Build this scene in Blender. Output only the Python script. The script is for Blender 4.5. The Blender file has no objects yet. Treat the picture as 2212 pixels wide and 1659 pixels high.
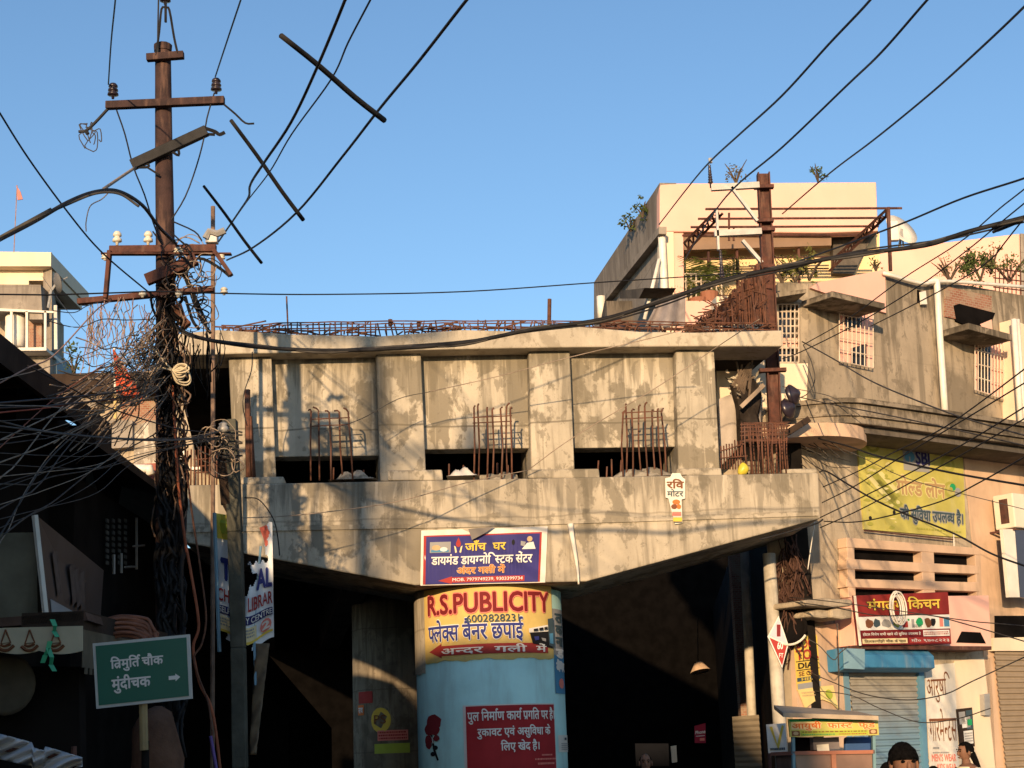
import bpy, bmesh, math, random
from mathutils import Vector, Matrix
random.seed(7)
SC = bpy.context.scene
COL = SC.collection
rad = math.radians
V = Vector

# ------------------------------------------------------------------ camera
FPX, W0, H0 = 3500.0, 2212.0, 1659.0          # focal length in pixels of a 2212 px wide frame
PITCH, ROLL = math.atan(820 / FPX), 0.037
CAMP = V((0, 0, 1.65))
FW = V((0, math.cos(PITCH), math.sin(PITCH)))
UP0 = V((0, -math.sin(PITCH), math.cos(PITCH)))
RT0 = V((1, 0, 0))
RT = RT0 * math.cos(ROLL) - UP0 * math.sin(ROLL)
UP = RT0 * math.sin(ROLL) + UP0 * math.cos(ROLL)
cd = bpy.data.cameras.new("camera")
cam = bpy.data.objects.new("camera", cd)
COL.objects.link(cam)
cam.matrix_world = Matrix(((RT.x, UP.x, -FW.x, CAMP.x), (RT.y, UP.y, -FW.y, CAMP.y), (RT.z, UP.z, -FW.z, CAMP.z), (0, 0, 0, 1)))
cd.sensor_width = 36
cd.lens = 36 * FPX / W0
cd.clip_end = 3000
SC.camera = cam

# ------------------------------------------------------------------ sky, sun, exposure
SUN_E, SUN_AZ = rad(10.0), rad(9.5)           # low sun behind the viewer and a little to the left
SUN_TO = V((-math.sin(SUN_AZ) * math.cos(SUN_E), -math.cos(SUN_AZ) * math.cos(SUN_E), math.sin(SUN_E)))
wd = bpy.data.worlds.new("World")
SC.world = wd
wd.use_nodes = True
nt = wd.node_tree
sky = nt.nodes.new("ShaderNodeTexSky")
sky.sky_type = 'NISHITA'
sky.sun_disc = False
sky.sun_elevation = SUN_E
sky.sun_rotation = math.atan2(SUN_TO.x, SUN_TO.y)
sky.air_density, sky.dust_density, sky.ozone_density = 1.0, 0.4, 3.0
nt.nodes['Background'].inputs[1].default_value = 0.12
nt.links.new(sky.outputs[0], nt.nodes['Background'].inputs[0])
sl = bpy.data.lights.new("sun", 'SUN')
sl.energy = 3.7
sl.angle = rad(0.7)
sl.color = (1.0, 0.69, 0.39)
so = bpy.data.objects.new("sun", sl)
COL.objects.link(so)
so.rotation_euler = SUN_TO.to_track_quat('Z', 'Y').to_euler()
SC.view_settings.view_transform = 'Standard'
SC.view_settings.look = 'None'
SC.view_settings.exposure = 0.82
SC.view_settings.gamma = 1.0
SC.cycles.max_bounces = 5
SC.cycles.diffuse_bounces = 3

# ------------------------------------------------------------------ from picture to place
def ray(u, v):
    return RT * (u - W0 / 2) + UP * (H0 / 2 - v) + FW * FPX
def P(u, v, Y):
    d = ray(u, v)
    return CAMP + d * (Y / d.y)
class Plane:
    """a vertical wall plane: a point, its run (to the right) and its normal (to the viewer)"""
    def __init__(s, pt, run):
        s.p = V((pt[0], pt[1], 0)); s.d = V((run[0], run[1], 0)).normalized(); s.n = V((s.d.y, -s.d.x, 0))
    def at(s, u, v, off=0.0):
        d = ray(u, v)
        t = ((s.p + s.n * off) - CAMP).dot(s.n) / d.dot(s.n)
        return CAMP + d * t
    def sz(s, u, v, off=0.0):
        q = s.at(u, v, off)
        return (q - s.p).dot(s.d), q.z
    def pt(s, a, z, off=0.0):
        q = s.p + s.d * a + s.n * off
        return V((q.x, q.y, z))

# ------------------------------------------------------------------ mesh builder
def catmull(pts, n):
    pts = [V(p) for p in pts]
    if len(pts) < 3 or n < 2:
        return pts
    out = []
    for i in range(len(pts) - 1):
        p0 = pts[i - 1] if i else pts[0] * 2 - pts[1]
        p1, p2 = pts[i], pts[i + 1]
        p3 = pts[i + 2] if i + 2 < len(pts) else p2 * 2 - p1
        for k in range(n):
            t = k / n
            out.append(0.5 * ((2 * p1) + (p2 - p0) * t + (2 * p0 - 5 * p1 + 4 * p2 - p3) * t * t + (3 * p1 - p0 - 3 * p2 + p3) * t ** 3))
    out.append(pts[-1])
    return out
class MB:
    def __init__(s): s.v = []; s.f = []; s.m = []; s.mi = 0
    def add(s, vs, fs):
        b = len(s.v)
        s.v += [tuple(x) for x in vs]
        for f in fs:
            s.f.append([b + i for i in f]); s.m.append(s.mi)
        return s
    def quad(s, *p): return s.add(p, [list(range(len(p)))])
    def hexa(s, p):
        return s.add(p, [[3, 2, 1, 0], [4, 5, 6, 7], [0, 1, 5, 4], [1, 2, 6, 5], [2, 3, 7, 6], [3, 0, 4, 7]])
    def box(s, x0, x1, y0, y1, z0, z1):
        return s.hexa([V((x0, y0, z0)), V((x1, y0, z0)), V((x1, y1, z0)), V((x0, y1, z0)), V((x0, y0, z1)), V((x1, y0, z1)), V((x1, y1, z1)), V((x0, y1, z1))])
    def obox(s, c, ax, ay, az):
        c, ax, ay, az = V(c), V(ax), V(ay), V(az)
        return s.hexa([c - ax - ay - az, c + ax - ay - az, c + ax + ay - az, c - ax + ay - az, c - ax - ay + az, c + ax - ay + az, c + ax + ay + az, c - ax + ay + az])
    def bar(s, a, b, w, h, up=V((0, 0, 1))):
        a, b = V(a), V(b); d = (b - a).normalized()
        sd = d.cross(up)
        if sd.length < 1e-4: sd = d.cross(V((1, 0, 0)))
        sd.normalize(); uu = sd.cross(d)
        return s.obox((a + b) / 2, (b - a) / 2, sd * (w / 2), uu * (h / 2))
    def prism(s, poly, ext):
        ext = V(ext); n = len(poly); poly = [V(p) for p in poly]
        fs = [list(range(n)), [2 * n - 1 - i for i in range(n)]]
        fs += [[i, i + n, (i + 1) % n + n, (i + 1) % n] for i in range(n)]
        return s.add(poly + [p + ext for p in poly], fs)
    def tube(s, pts, r, n=6, sm=1, cap=True):
        pts = catmull(pts, sm); k = len(pts)
        if k < 2: return s
        rr = r if isinstance(r, (list, tuple)) else None
        vs = []; fs = []
        d0 = (pts[1] - pts[0]).normalized()
        a = d0.cross(V((0, 0, 1)))
        if a.length < 1e-3: a = d0.cross(V((1, 0, 0)))
        a.normalize()
        for i, p in enumerate(pts):
            d = (pts[min(i + 1, k - 1)] - pts[max(i - 1, 0)])
            if d.length < 1e-9: d = d0
            d = d.normalized()
            a = (a - d * a.dot(d))
            if a.length < 1e-4: a = d.cross(V((0.3, 0.2, 1)))
            a.normalize(); b = d.cross(a)
            q = (rr[0] + (rr[1] - rr[0]) * i / (k - 1)) if rr else r
            for j in range(n):
                t = 2 * math.pi * j / n
                vs.append(p + a * (q * math.cos(t)) + b * (q * math.sin(t)))
        for i in range(k - 1):
            for j in range(n):
                fs.append([i * n + j, i * n + (j + 1) % n, (i + 1) * n + (j + 1) % n, (i + 1) * n + j])
        if cap: fs += [list(range(n - 1, -1, -1)), [(k - 1) * n + j for j in range(n)]]
        return s.add(vs, fs)
    def lathe(s, base, axis, prof, n=12):
        """prof: (distance along axis, radius)"""
        base, axis = V(base), V(axis).normalized()
        a = axis.cross(V((0, 1, 0.1)))
        a.normalize(); b = axis.cross(a)
        vs = []; k = len(prof)
        for h, r in prof:
            for j in range(n):
                t = 2 * math.pi * j / n
                vs.append(base + axis * h + a * (r * math.cos(t)) + b * (r * math.sin(t)))
        fs = [[i * n + j, i * n + (j + 1) % n, (i + 1) * n + (j + 1) % n, (i + 1) * n + j] for i in range(k - 1) for j in range(n)]
        fs += [list(range(n - 1, -1, -1)), [(k - 1) * n + j for j in range(n)]]
        return s.add(vs, fs)
    def ball(s, c, rx, ry=None, rz=None, n=10, m=7):
        ry = ry or rx; rz = rz or rx; c = V(c)
        vs = [c + V((0, 0, -rz))]
        for i in range(1, m):
            ph = -math.pi / 2 + math.pi * i / m
            for j in range(n):
                t = 2 * math.pi * j / n
                vs.append(c + V((rx * math.cos(ph) * math.cos(t), ry * math.cos(ph) * math.sin(t), rz * math.sin(ph))))
        vs.append(c + V((0, 0, rz)))
        fs = [[0, 1 + (j + 1) % n, 1 + j] for j in range(n)]
        for i in range(m - 2):
            for j in range(n):
                fs.append([1 + i * n + j, 1 + i * n + (j + 1) % n, 1 + (i + 1) * n + (j + 1) % n, 1 + (i + 1) * n + j])
        L = len(vs) - 1; o = 1 + (m - 2) * n
        fs += [[L, o + j, o + (j + 1) % n] for j in range(n)]
        return s.add(vs, fs)
    def grid(s, fn, nu, nv):
        vs = [fn(i / nu, j / nv) for j in range(nv + 1) for i in range(nu + 1)]
        fs = [[j * (nu + 1) + i, j * (nu + 1) + i + 1, (j + 1) * (nu + 1) + i + 1, (j + 1) * (nu + 1) + i] for j in range(nv) for i in range(nu)]
        return s.add(vs, fs)
    def build(s, name, mat, parent=None, smooth=False, bevel=0, solid=0, fix=False):
        me = bpy.data.meshes.new(name)
        off = V((0, 0, 0))
        if parent is not None:
            off = V(parent['_o'])
        elif s.v:
            xs = [p[0] for p in s.v]; ys = [p[1] for p in s.v]
            off = V(((min(xs) + max(xs)) / 2, (min(ys) + max(ys)) / 2, min(p[2] for p in s.v)))
        me.from_pydata([tuple(V(p) - off) for p in s.v], [], s.f)
        mats = mat if isinstance(mat, (list, tuple)) else [mat]
        for m in mats: me.materials.append(m)
        if len(mats) > 1: me.polygons.foreach_set("material_index", s.m)
        if fix:
            bm = bmesh.new(); bm.from_mesh(me)
            bmesh.ops.recalc_face_normals(bm, faces=bm.faces); bm.to_mesh(me); bm.free()
        if smooth: me.polygons.foreach_set("use_smooth", [True] * len(me.polygons))
        me.update()
        o = bpy.data.objects.new(name, me)
        COL.objects.link(o)
        o['_o'] = tuple(off)
        if parent is not None: o.parent = parent
        else: o.location = off
        if solid:
            md = o.modifiers.new("thickness", 'SOLIDIFY'); md.thickness = solid; md.offset = 0
        if bevel:
            md = o.modifiers.new("bevel", 'BEVEL'); md.width = bevel; md.segments = 2; md.limit_method = 'ANGLE'
        return o
def tag(o, label, cat, group=None, kind=None):
    if label: o['label'] = label
    if cat: o['category'] = cat
    if group: o['group'] = group
    if kind: o['kind'] = kind
    return o
def thing(name, loc, label, cat, group=None):
    o = bpy.data.objects.new(name, None)
    COL.objects.link(o)
    o.location = V(loc); o['_o'] = tuple(loc); o.empty_display_size = 0.2
    return tag(o, label, cat, group)
def struct(o): o['kind'] = 'structure'; return o

# ------------------------------------------------------------------ materials
class NT:
    def __init__(s, name):
        s.m = bpy.data.materials.new(name); s.m.use_nodes = True
        s.t = s.m.node_tree; s.b = s.t.nodes['Principled BSDF']
        s.tc = s.t.nodes.new("ShaderNodeTexCoord").outputs['Object']
    def n(s, ty, **k):
        o = s.t.nodes.new(ty)
        for a, b in k.items(): setattr(o, a, b)
        return o
    def l(s, a, b): s.t.links.new(a, b)
    def map(s, sc, loc=(0, 0, 0)):
        o = s.n("ShaderNodeMapping"); o.inputs['Scale'].default_value = sc; o.inputs['Location'].default_value = loc
        s.l(s.tc, o.inputs[0]); return o.outputs[0]
    def noise(s, scale, detail=4, vec=None, rough=.55, dist=0):
        o = s.n("ShaderNodeTexNoise"); o.inputs['Scale'].default_value = scale; o.inputs['Detail'].default_value = detail
        o.inputs['Roughness'].default_value = rough; o.inputs['Distortion'].default_value = dist
        s.l(vec or s.tc, o.inputs['Vector']); return o.outputs['Fac']
    def ramp(s, fac, a, b):
        o = s.n("ShaderNodeMapRange"); o.inputs['From Min'].default_value = a; o.inputs['From Max'].default_value = b
        o.interpolation_type = 'SMOOTHSTEP'
        s.l(fac, o.inputs['Value']); return o.outputs[0]
    def mix(s, f, a, b, mode='MIX'):
        o = s.n("ShaderNodeMix", data_type='RGBA', blend_type=mode)
        for i, x in ((0, f), (6, a), (7, b)):
            if isinstance(x, (int, float)): o.inputs[i].default_value = x
            elif isinstance(x, tuple): o.inputs[i].default_value = (*x[:3], 1)
            else: s.l(x, o.inputs[i])
        return o.outputs[2]
    def mul(s, a, k):
        o = s.n("ShaderNodeMath", operation='MULTIPLY'); s.l(a, o.inputs[0])
        if isinstance(k, (int, float)): o.inputs[1].default_value = k
        else: s.l(k, o.inputs[1])
        return o.outputs[0]
    def bump(s, h, st, d=.02):
        o = s.n("ShaderNodeBump"); o.inputs['Strength'].default_value = st; o.inputs['Distance'].default_value = d
        s.l(h, o.inputs['Height']); s.l(o.outputs[0], s.b.inputs['Normal'])
    def out(s, c, rough=.85, metal=0):
        if isinstance(c, tuple): s.b.inputs['Base Color'].default_value = (*c, 1)
        else: s.l(c, s.b.inputs['Base Color'])
        s.b.inputs['Specular IOR Level'].default_value = .02 if rough > .88 else (.10 if rough > .45 else .5); s.b.inputs['Roughness'].default_value = rough; s.b.inputs['Metallic'].default_value = metal
        return s.m
def dk(c, k): return tuple(x * k for x in c)
def plain(name, c, rough=.7, var=.25, scale=5, bump=.15, metal=0, dirt=None, dirt_amt=.5):
    t = NT(name)
    a = t.noise(scale, 5)
    c1 = t.mix(t.ramp(a, .3, .7), dk(c, 1 - var), dk(c, 1 + var * .6))
    if dirt:
        st = t.noise(1.0, 5, t.map((scale * 1.3, scale * 1.3, scale * .22)), .65)
        c1 = t.mix(t.mul(t.ramp(st, .48, .72), dirt_amt), c1, dirt)
    if bump: t.bump(t.noise(scale * 8, 4), bump)
    return t.out(c1, rough, metal)
def concrete(name, lt, dkc, streak=.5, patch=(.47, .53), ps=1.3, seed=0., drip=.55, bump=.35, board=.22):
    """plastered or cast concrete: pale film, sharp-edged patches where it came off, run-down streaks, pits"""
    t = NT(name)
    v1 = t.map((1, 1, .75), (seed, seed * 2, seed))
    base = t.mix(t.ramp(t.noise(2.2, 6, v1, .6), .35, .65), dk(lt, .86), dk(lt, 1.06))
    pt = t.noise(ps, 7, v1, .62, .25)
    c = t.mix(t.mul(t.ramp(pt, *patch), .85), base, dkc)
    stv = t.map((3.2, 3.2, .28), (seed, 0, seed))
    stn = t.noise(1.6, 6, stv, .6)
    c = t.mix(t.mul(t.ramp(stn, .5, .66), streak), c, dk(dkc, .72))
    st2 = t.noise(2.4, 5, t.map((4.5, 4.5, .22), (seed + 5, 1, 0)), .55)
    c = t.mix(t.mul(t.ramp(st2, .58, .68), streak * .7), c, dk(lt, 1.12))
    sx = t.n("ShaderNodeSeparateXYZ"); t.l(t.tc, sx.inputs[0])
    dv = t.n("ShaderNodeMath", operation='MULTIPLY_ADD'); t.l(sx.outputs[0], dv.inputs[0]); dv.inputs[1].default_value = 5.6; t.l(t.mul(t.noise(.9, 2, v1), .35), dv.inputs[2])
    fl = t.n("ShaderNodeMath", operation='FLOOR'); t.l(dv.outputs[0], fl.inputs[0])
    wn = t.n("ShaderNodeTexWhiteNoise", noise_dimensions='1D'); t.l(fl.outputs[0], wn.inputs['W'])
    c = t.mix(t.mul(wn.outputs['Value'], board), c, dk(dkc, .75))
    zf = t.n("ShaderNodeMath", operation='MULTIPLY_ADD'); t.l(sx.outputs[2], zf.inputs[0]); zf.inputs[1].default_value = .72; t.l(t.mul(t.noise(1.2, 3, v1), .09), zf.inputs[2])
    fr_ = t.n("ShaderNodeMath", operation='FRACT'); t.l(zf.outputs[0], fr_.inputs[0])
    cp = t.n("ShaderNodeMath", operation='COMPARE'); t.l(fr_.outputs[0], cp.inputs[0]); cp.inputs[1].default_value = .5; cp.inputs[2].default_value = .009
    c = t.mix(t.mul(cp.outputs[0], board * 2.2), c, dk(dkc, .6))
    # grime washed down from the top edge
    gz = t.n("ShaderNodeSeparateXYZ"); t.l(t.n("ShaderNodeTexCoord").outputs['Generated'], gz.inputs[0])
    dn = t.noise(2.2, 6, t.map((4.2, 4.2, .30), (seed + 2, 3, 1)), .62)
    ad = t.n("ShaderNodeMath", operation='MULTIPLY_ADD'); t.l(gz.outputs[2], ad.inputs[0]); ad.inputs[1].default_value = .42; t.l(dn, ad.inputs[2])
    c = t.mix(t.mul(t.ramp(ad.outputs[0], .80, .90), drip), c, dk(dkc, .62))
    spk = t.noise(5.5, 8, v1, .7, .4)
    c = t.mix(t.mul(t.ramp(spk, .56, .60), .55), c, dk(dkc, .8))
    big = t.noise(.55, 4, v1, .6)
    c = t.mix(t.mul(t.ramp(big, .55, .75), .45), c, dk(dkc, .55))
    fine = t.noise(38, 4)
    c = t.mix(t.mul(t.ramp(fine, .55, .8), .25), c, dk(dkc, .6))
    hh = t.n("ShaderNodeMath", operation='ADD')
    t.l(t.mul(pt, .6), hh.inputs[0]); t.l(t.mul(t.noise(24, 6), .3), hh.inputs[1])
    t.bump(hh.outputs[0], bump, .03)
    return t.out(c, .92)
def brick(name, a, b, mortar, scale=6.0, sz=(.5, .22)):
    t = NT(name)
    o = t.n("ShaderNodeTexBrick"); t.l(t.map((1, 1, 1)), o.inputs['Vector'])
    # rotate so rows run along x and z
    mp = t.n("ShaderNodeMapping"); mp.inputs['Rotation'].default_value = (rad(90), 0, 0); t.l(t.tc, mp.inputs[0]); t.l(mp.outputs[0], o.inputs['Vector'])
    o.inputs['Color1'].default_value = (*a, 1); o.inputs['Color2'].default_value = (*b, 1); o.inputs['Mortar'].default_value = (*mortar, 1)
    o.inputs['Scale'].default_value = scale; o.inputs['Mortar Size'].default_value = .03
    c = t.mix(t.mul(t.ramp(t.noise(3, 6), .45, .62), .75), o.outputs['Color'], mortar)
    t.bump(o.outputs['Fac'], .4)
    return t.out(c, .9)
def rust(name, c=(.17, .075, .045), c2=(.075, .04, .03), scale=14):
    t = NT(name)
    k = t.mix(t.ramp(t.noise(scale, 6, None, .7), .35, .65), c2, c)
    k = t.mix(t.mul(t.ramp(t.noise(3, 4, t.map((4, 4, .6))), .5, .7), .6), k, (.17, .10, .075))
    t.bump(t.noise(60, 4), .3, .006)
    return t.out(k, .82, .0)
MT = {}
MT['conc'] = concrete("weathered_concrete", (.50, .445, .35), (.205, .18, .135), .7, (.48, .52), 1.5, 1, .5, .35, .30)
MT['conc_cap'] = concrete("cap_concrete", (.47, .415, .325), (.215, .19, .145), .65, (.53, .575), 1.5, 9, .5, .35, .16)
MT['conc_slab'] = concrete("slab_edge_concrete", (.48, .425, .335), (.30, .26, .20), .3, (.54, .60), 1.8, 4, .3, .35, .08)
MT['conc_dark'] = concrete("dark_soffit_concrete", (.15, .13, .11), (.09, .08, .07), .4, (.45, .6), 1, 3)  # darker concrete mix for undersides, hoods and strips
MT['deck_shade'] = plain('shade_dark_concrete', (.035, .030, .026), .95, .35, 1.5, .3)  # near-black copy of the concrete; shade under the deck put into the colour
MT['wall_grey'] = concrete("grey_plaster", (.36, .30, .225), (.19, .16, .12), .65, (.50, .60), 1.0, 6, .6, .35, .05)
MT['wall_side'] = concrete("bare_side_plaster", (.34, .30, .255), (.24, .21, .18), .4, (.45, .6), .8, 2)
MT['wall_low'] = concrete("lower_plaster", (.46, .385, .285), (.29, .24, .18), .5, (.5, .62), 1.1, 12, .4, .35, .04)
MT['ledge'] = concrete("black_moulded_ledge", (.30, .25, .19), (.10, .085, .065), .8, (.46, .56), 1.6, 15)
MT['peach'] = plain("peach_paint", (.80, .465, .375), .75, .06, 1.2, .05, 0, (.55, .40, .27), .15)
MT['peach2'] = plain("dull_peach_paint", (.58, .41, .285), .8, .14, 1.5, .15, 0, (.27, .20, .14), .65)
MT['cream'] = plain("cream_paint", (.74, .62, .46), .75, .05, 1.5, .05, 0, (.45, .38, .28), .2)
MT['yellowwall'] = plain("warm_cream_wall", (.80, .60, .34), .75, .05, 1.5, .05)
MT['white'] = plain("dirty_white_paint", (.72, .68, .60), .6, .08, 4, .05, 0, (.35, .30, .24), .25)
MT['pipe'] = plain("pvc_pipe", (.74, .70, .62), .45, .08, 6, .03, 0, (.3, .26, .2), .3)
MT['rust'] = rust("rusty_steel")
MT['rebar'] = rust("rusty_rebar", (.16, .07, .045), (.08, .042, .03), 9)
MT['rail'] = rust("red_brown_rail_steel", (.115, .05, .038), (.06, .032, .028), 7)
MT['polepaint'] = rust("brown_pole_steel", (.06, .036, .034), (.035, .024, .024), 5)
MT['wire'] = plain("black_cable", (.022, .022, .024), .55, .3, 8, 0)
MT['wiregrey'] = plain("grey_wire", (.07, .065, .06), .6, .3, 8, 0)
MT['wiretan'] = plain("sun_bleached_wire", (.30, .235, .18), .7, .3, 8, 0)
MT['wirepink'] = plain("pinkish_wire", (.36, .22, .17), .7, .3, 8, 0)
MT['wirered'] = plain("red_cable", (.36, .07, .04), .6, .2, 8, 0)
MT['orange'] = plain("orange_duct", (.30, .095, .05), .6, .25, 6, .05)
MT['purple'] = plain("violet_duct", (.16, .10, .28), .6, .2, 6, .05)
MT['ceramic'] = plain("glazed_porcelain", (.66, .62, .52), .25, .1, 9, 0)
MT['insul'] = plain("dark_glazed_insulator", (.03, .022, .03), .3, .2, 9, 0)
MT['rod'] = plain("dark_bamboo", (.03, .028, .028), .7, .3, 9, .2)
MT['black'] = plain("blackened_surface", (.008, .007, .007), .9, .3, 3, 0)
MT['pitch'] = plain('shade_black_wall', (.0045, .004, .0038), .95, .3, 3, 0)  # near-black so that sunlit faces still read as deep shade
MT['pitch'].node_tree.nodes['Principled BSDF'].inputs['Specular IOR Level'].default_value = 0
MT['dark'] = plain("shade_dark_grimy_wall", (.015, .013, .012), .9, .3, 2, .1)  # grime plus the deep shade of the passage put into the colour
MT['darkbrown'] = plain("dark_brown_wood", (.045, .030, .022), .8, .3, 3, .2)
MT['road'] = plain("dusty_asphalt", (.055, .05, .045), .92, .3, 2.5, .3)
MT['pave'] = plain("dusty_paving", (.22, .19, .16), .92, .2, 2.5, .3)
MT['galv'] = plain("galvanised_steel", (.38, .37, .35), .5, .15, 8, .05, .3)
MT['polegrey'] = plain("grey_painted_pole", (.50, .46, .38), .6, .2, 6, .1, 0, (.2, .17, .14), .4)
MT['poleconc'] = plain("dark_greenish_concrete", (.085, .085, .07), .9, .3, 4, .3)  # dark greenish concrete tone, mottled at random
MT['glass'] = plain("dark_glass", (.02, .022, .025), .12, .2, 3, 0)
MT['ac'] = plain("aged_appliance_enamel", (.70, .64, .52), .5, .06, 3, .02)
MT['tank'] = plain("white_water_tank", (.80, .76, .68), .5, .05, 2, .02)
MT['leaf'] = plain("green_leaves", (.075, .10, .032), .6, .45, 9, .1)
MT['leaf2'] = plain("dry_leaves", (.16, .13, .06), .7, .35, 9, .1)
MT['bark'] = plain("tree_bark", (.10, .075, .055), .9, .35, 8, .4)
MT['skin'] = plain("brown_skin", (.20, .105, .068), .5, .08, 9, 0)
MT['hair'] = plain("black_hair", (.010, .009, .009), .9, .4, 60, .8)
MT['brick'] = brick("old_brick", (.25, .11, .075), (.33, .17, .12), (.33, .27, .20))
MT['cyan'] = plain("pale_blue_paint", (.44, .72, .71), .7, .10, 2, .15, 0, (.28, .38, .38), .45)
MT['grille'] = plain("pale_painted_bars", (.62, .52, .42), .6, .15, 6, 0)
def flat(name, c, rough=.65, var=.06): return plain(name, c, rough, var, 6, 0)
INK = {k: flat("ink_" + k, c) for k, c in dict(
    white=(.72, .70, .66), red=(.36, .045, .04), darkred=(.20, .025, .03), yellow=(.70, .50, .08), blue=(.035, .045, .20), navy=(.030, .030, .13),
    black=(.015, .015, .018), green=(.02, .30, .12), grey=(.30, .30, .30), maroon=(.17, .018, .022), pink=(.72, .22, .18), orange=(.66, .18, .05),
    sky=(.08, .24, .40), cream=(.75, .62, .36), brown=(.20, .08, .04), slate=(.05, .08, .10), lime=(.36, .42, .06), tan=(.50, .36, .20)).items()}
# ------------------------------------------------------------------ lettering
_gc = {}
def glyphs(txt, bold):
    k = (txt, bold)
    if k in _gc: return _gc[k]
    c = bpy.data.curves.new("lettering_source", 'FONT'); c.body = txt; c.offset = bold; c.resolution_u = 3
    o = bpy.data.objects.new("lettering_source", c)
    COL.objects.link(o)
    dg = bpy.context.evaluated_depsgraph_get(); dg.update()
    me = bpy.data.meshes.new_from_object(o.evaluated_get(dg))
    r = ([(v.co.x, v.co.y) for v in me.vertices], [list(p.vertices) for p in me.polygons])
    bpy.data.objects.remove(o); bpy.data.curves.remove(c); bpy.data.meshes.remove(me)
    _gc[k] = r
    return r
def clipx(vs, fs, xc):
    bm = bmesh.new()
    bv = [bm.verts.new((x, y, 0)) for x, y in vs]
    for f in fs:
        try: bm.faces.new([bv[i] for i in f])
        except ValueError: pass
    bmesh.ops.bisect_plane(bm, geom=bm.verts[:] + bm.edges[:] + bm.faces[:], plane_co=(xc, 0, 0), plane_no=(1, 0, 0), clear_outer=True)
    bm.verts.index_update()
    r = ([(v.co.x, v.co.y) for v in bm.verts], [[v.index for v in f.verts] for f in bm.faces])
    bm.free()
    return r
def typeset(txt, bold=0.0):
    """visual-order text; <x> = half form of x, ^ = hook above, / = slash below the letter before"""
    X = 0.0; VS = []; FS = []
    def put(g, dx):
        b = len(VS)
        VS.extend((x + dx, y) for x, y in g[0]); FS.extend([[b + i for i in f] for f in g[1]])
    def stroke(pts, w):
        b = len(VS)
        for (x0, y0), (x1, y1) in zip(pts, pts[1:]):
            L = math.hypot(x1 - x0, y1 - y0) or 1
            nx, ny = -(y1 - y0) / L * w, (x1 - x0) / L * w
            b = len(VS)
            VS.extend([(x0 + nx, y0 + ny), (x0 - nx, y0 - ny), (x1 - nx, y1 - ny), (x1 + nx, y1 + ny)]); FS.append([b, b + 1, b + 2, b + 3])
    i = 0; run = ''
    def flush():
        nonlocal X, run
        if run:
            lead = len(run) - len(run.lstrip(' ')); tail = len(run) - len(run.rstrip(' '))
            body = run.strip(' ')
            X += .22 * lead
            if body:
                g = glyphs(body, bold)
                if g[0]:
                    x0 = min(p[0] for p in g[0]); x1 = max(p[0] for p in g[0])
                    put(g, X - x0)
                    X += x1 - x0 - bold
            X += .22 * tail
            run = ''
    while i < len(txt):
        ch = txt[i]
        if ch == '<':
            flush()
            c = txt[i + 1]; i += 3
            g = glyphs(c, bold)
            x0 = min(p[0] for p in g[0]); x1 = max(p[0] for p in g[0])
            cut = x1 - (.2 if c not in 'कफ' else .27)
            put(clipx(g[0], g[1], cut), X - x0); X += cut - x0 - .01
            continue
        if ch == '^':
            flush(); w = .035 + bold
            stroke([(X - .10, .66), (X - .13, .80), (X - .04, .86), (X + .06, .80)], w); i += 1; continue
        if ch == '/':
            flush(); w = .035 + bold
            stroke([(X - .17, .22), (X - .40, .02)], w); i += 1; continue
        run += ch; i += 1
    flush()
    return VS, FS
class Face:
    """a flat or curved sign face: (s to the right 0..1, t down 0..1) -> place"""
    def __init__(s, tl, tr, br, bl):
        s.c = [V(tl), V(tr), V(br), V(bl)]
        s.n = (s.c[1] - s.c[0]).cross(s.c[3] - s.c[0]).normalized()
        if s.n.dot(CAMP - s.c[0]) < 0: s.n = -s.n
    def at(s, a, b, off=0):
        return (s.c[0] * (1 - a) + s.c[1] * a) * (1 - b) + (s.c[3] * (1 - a) + s.c[2] * a) * b + s.n * off
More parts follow.
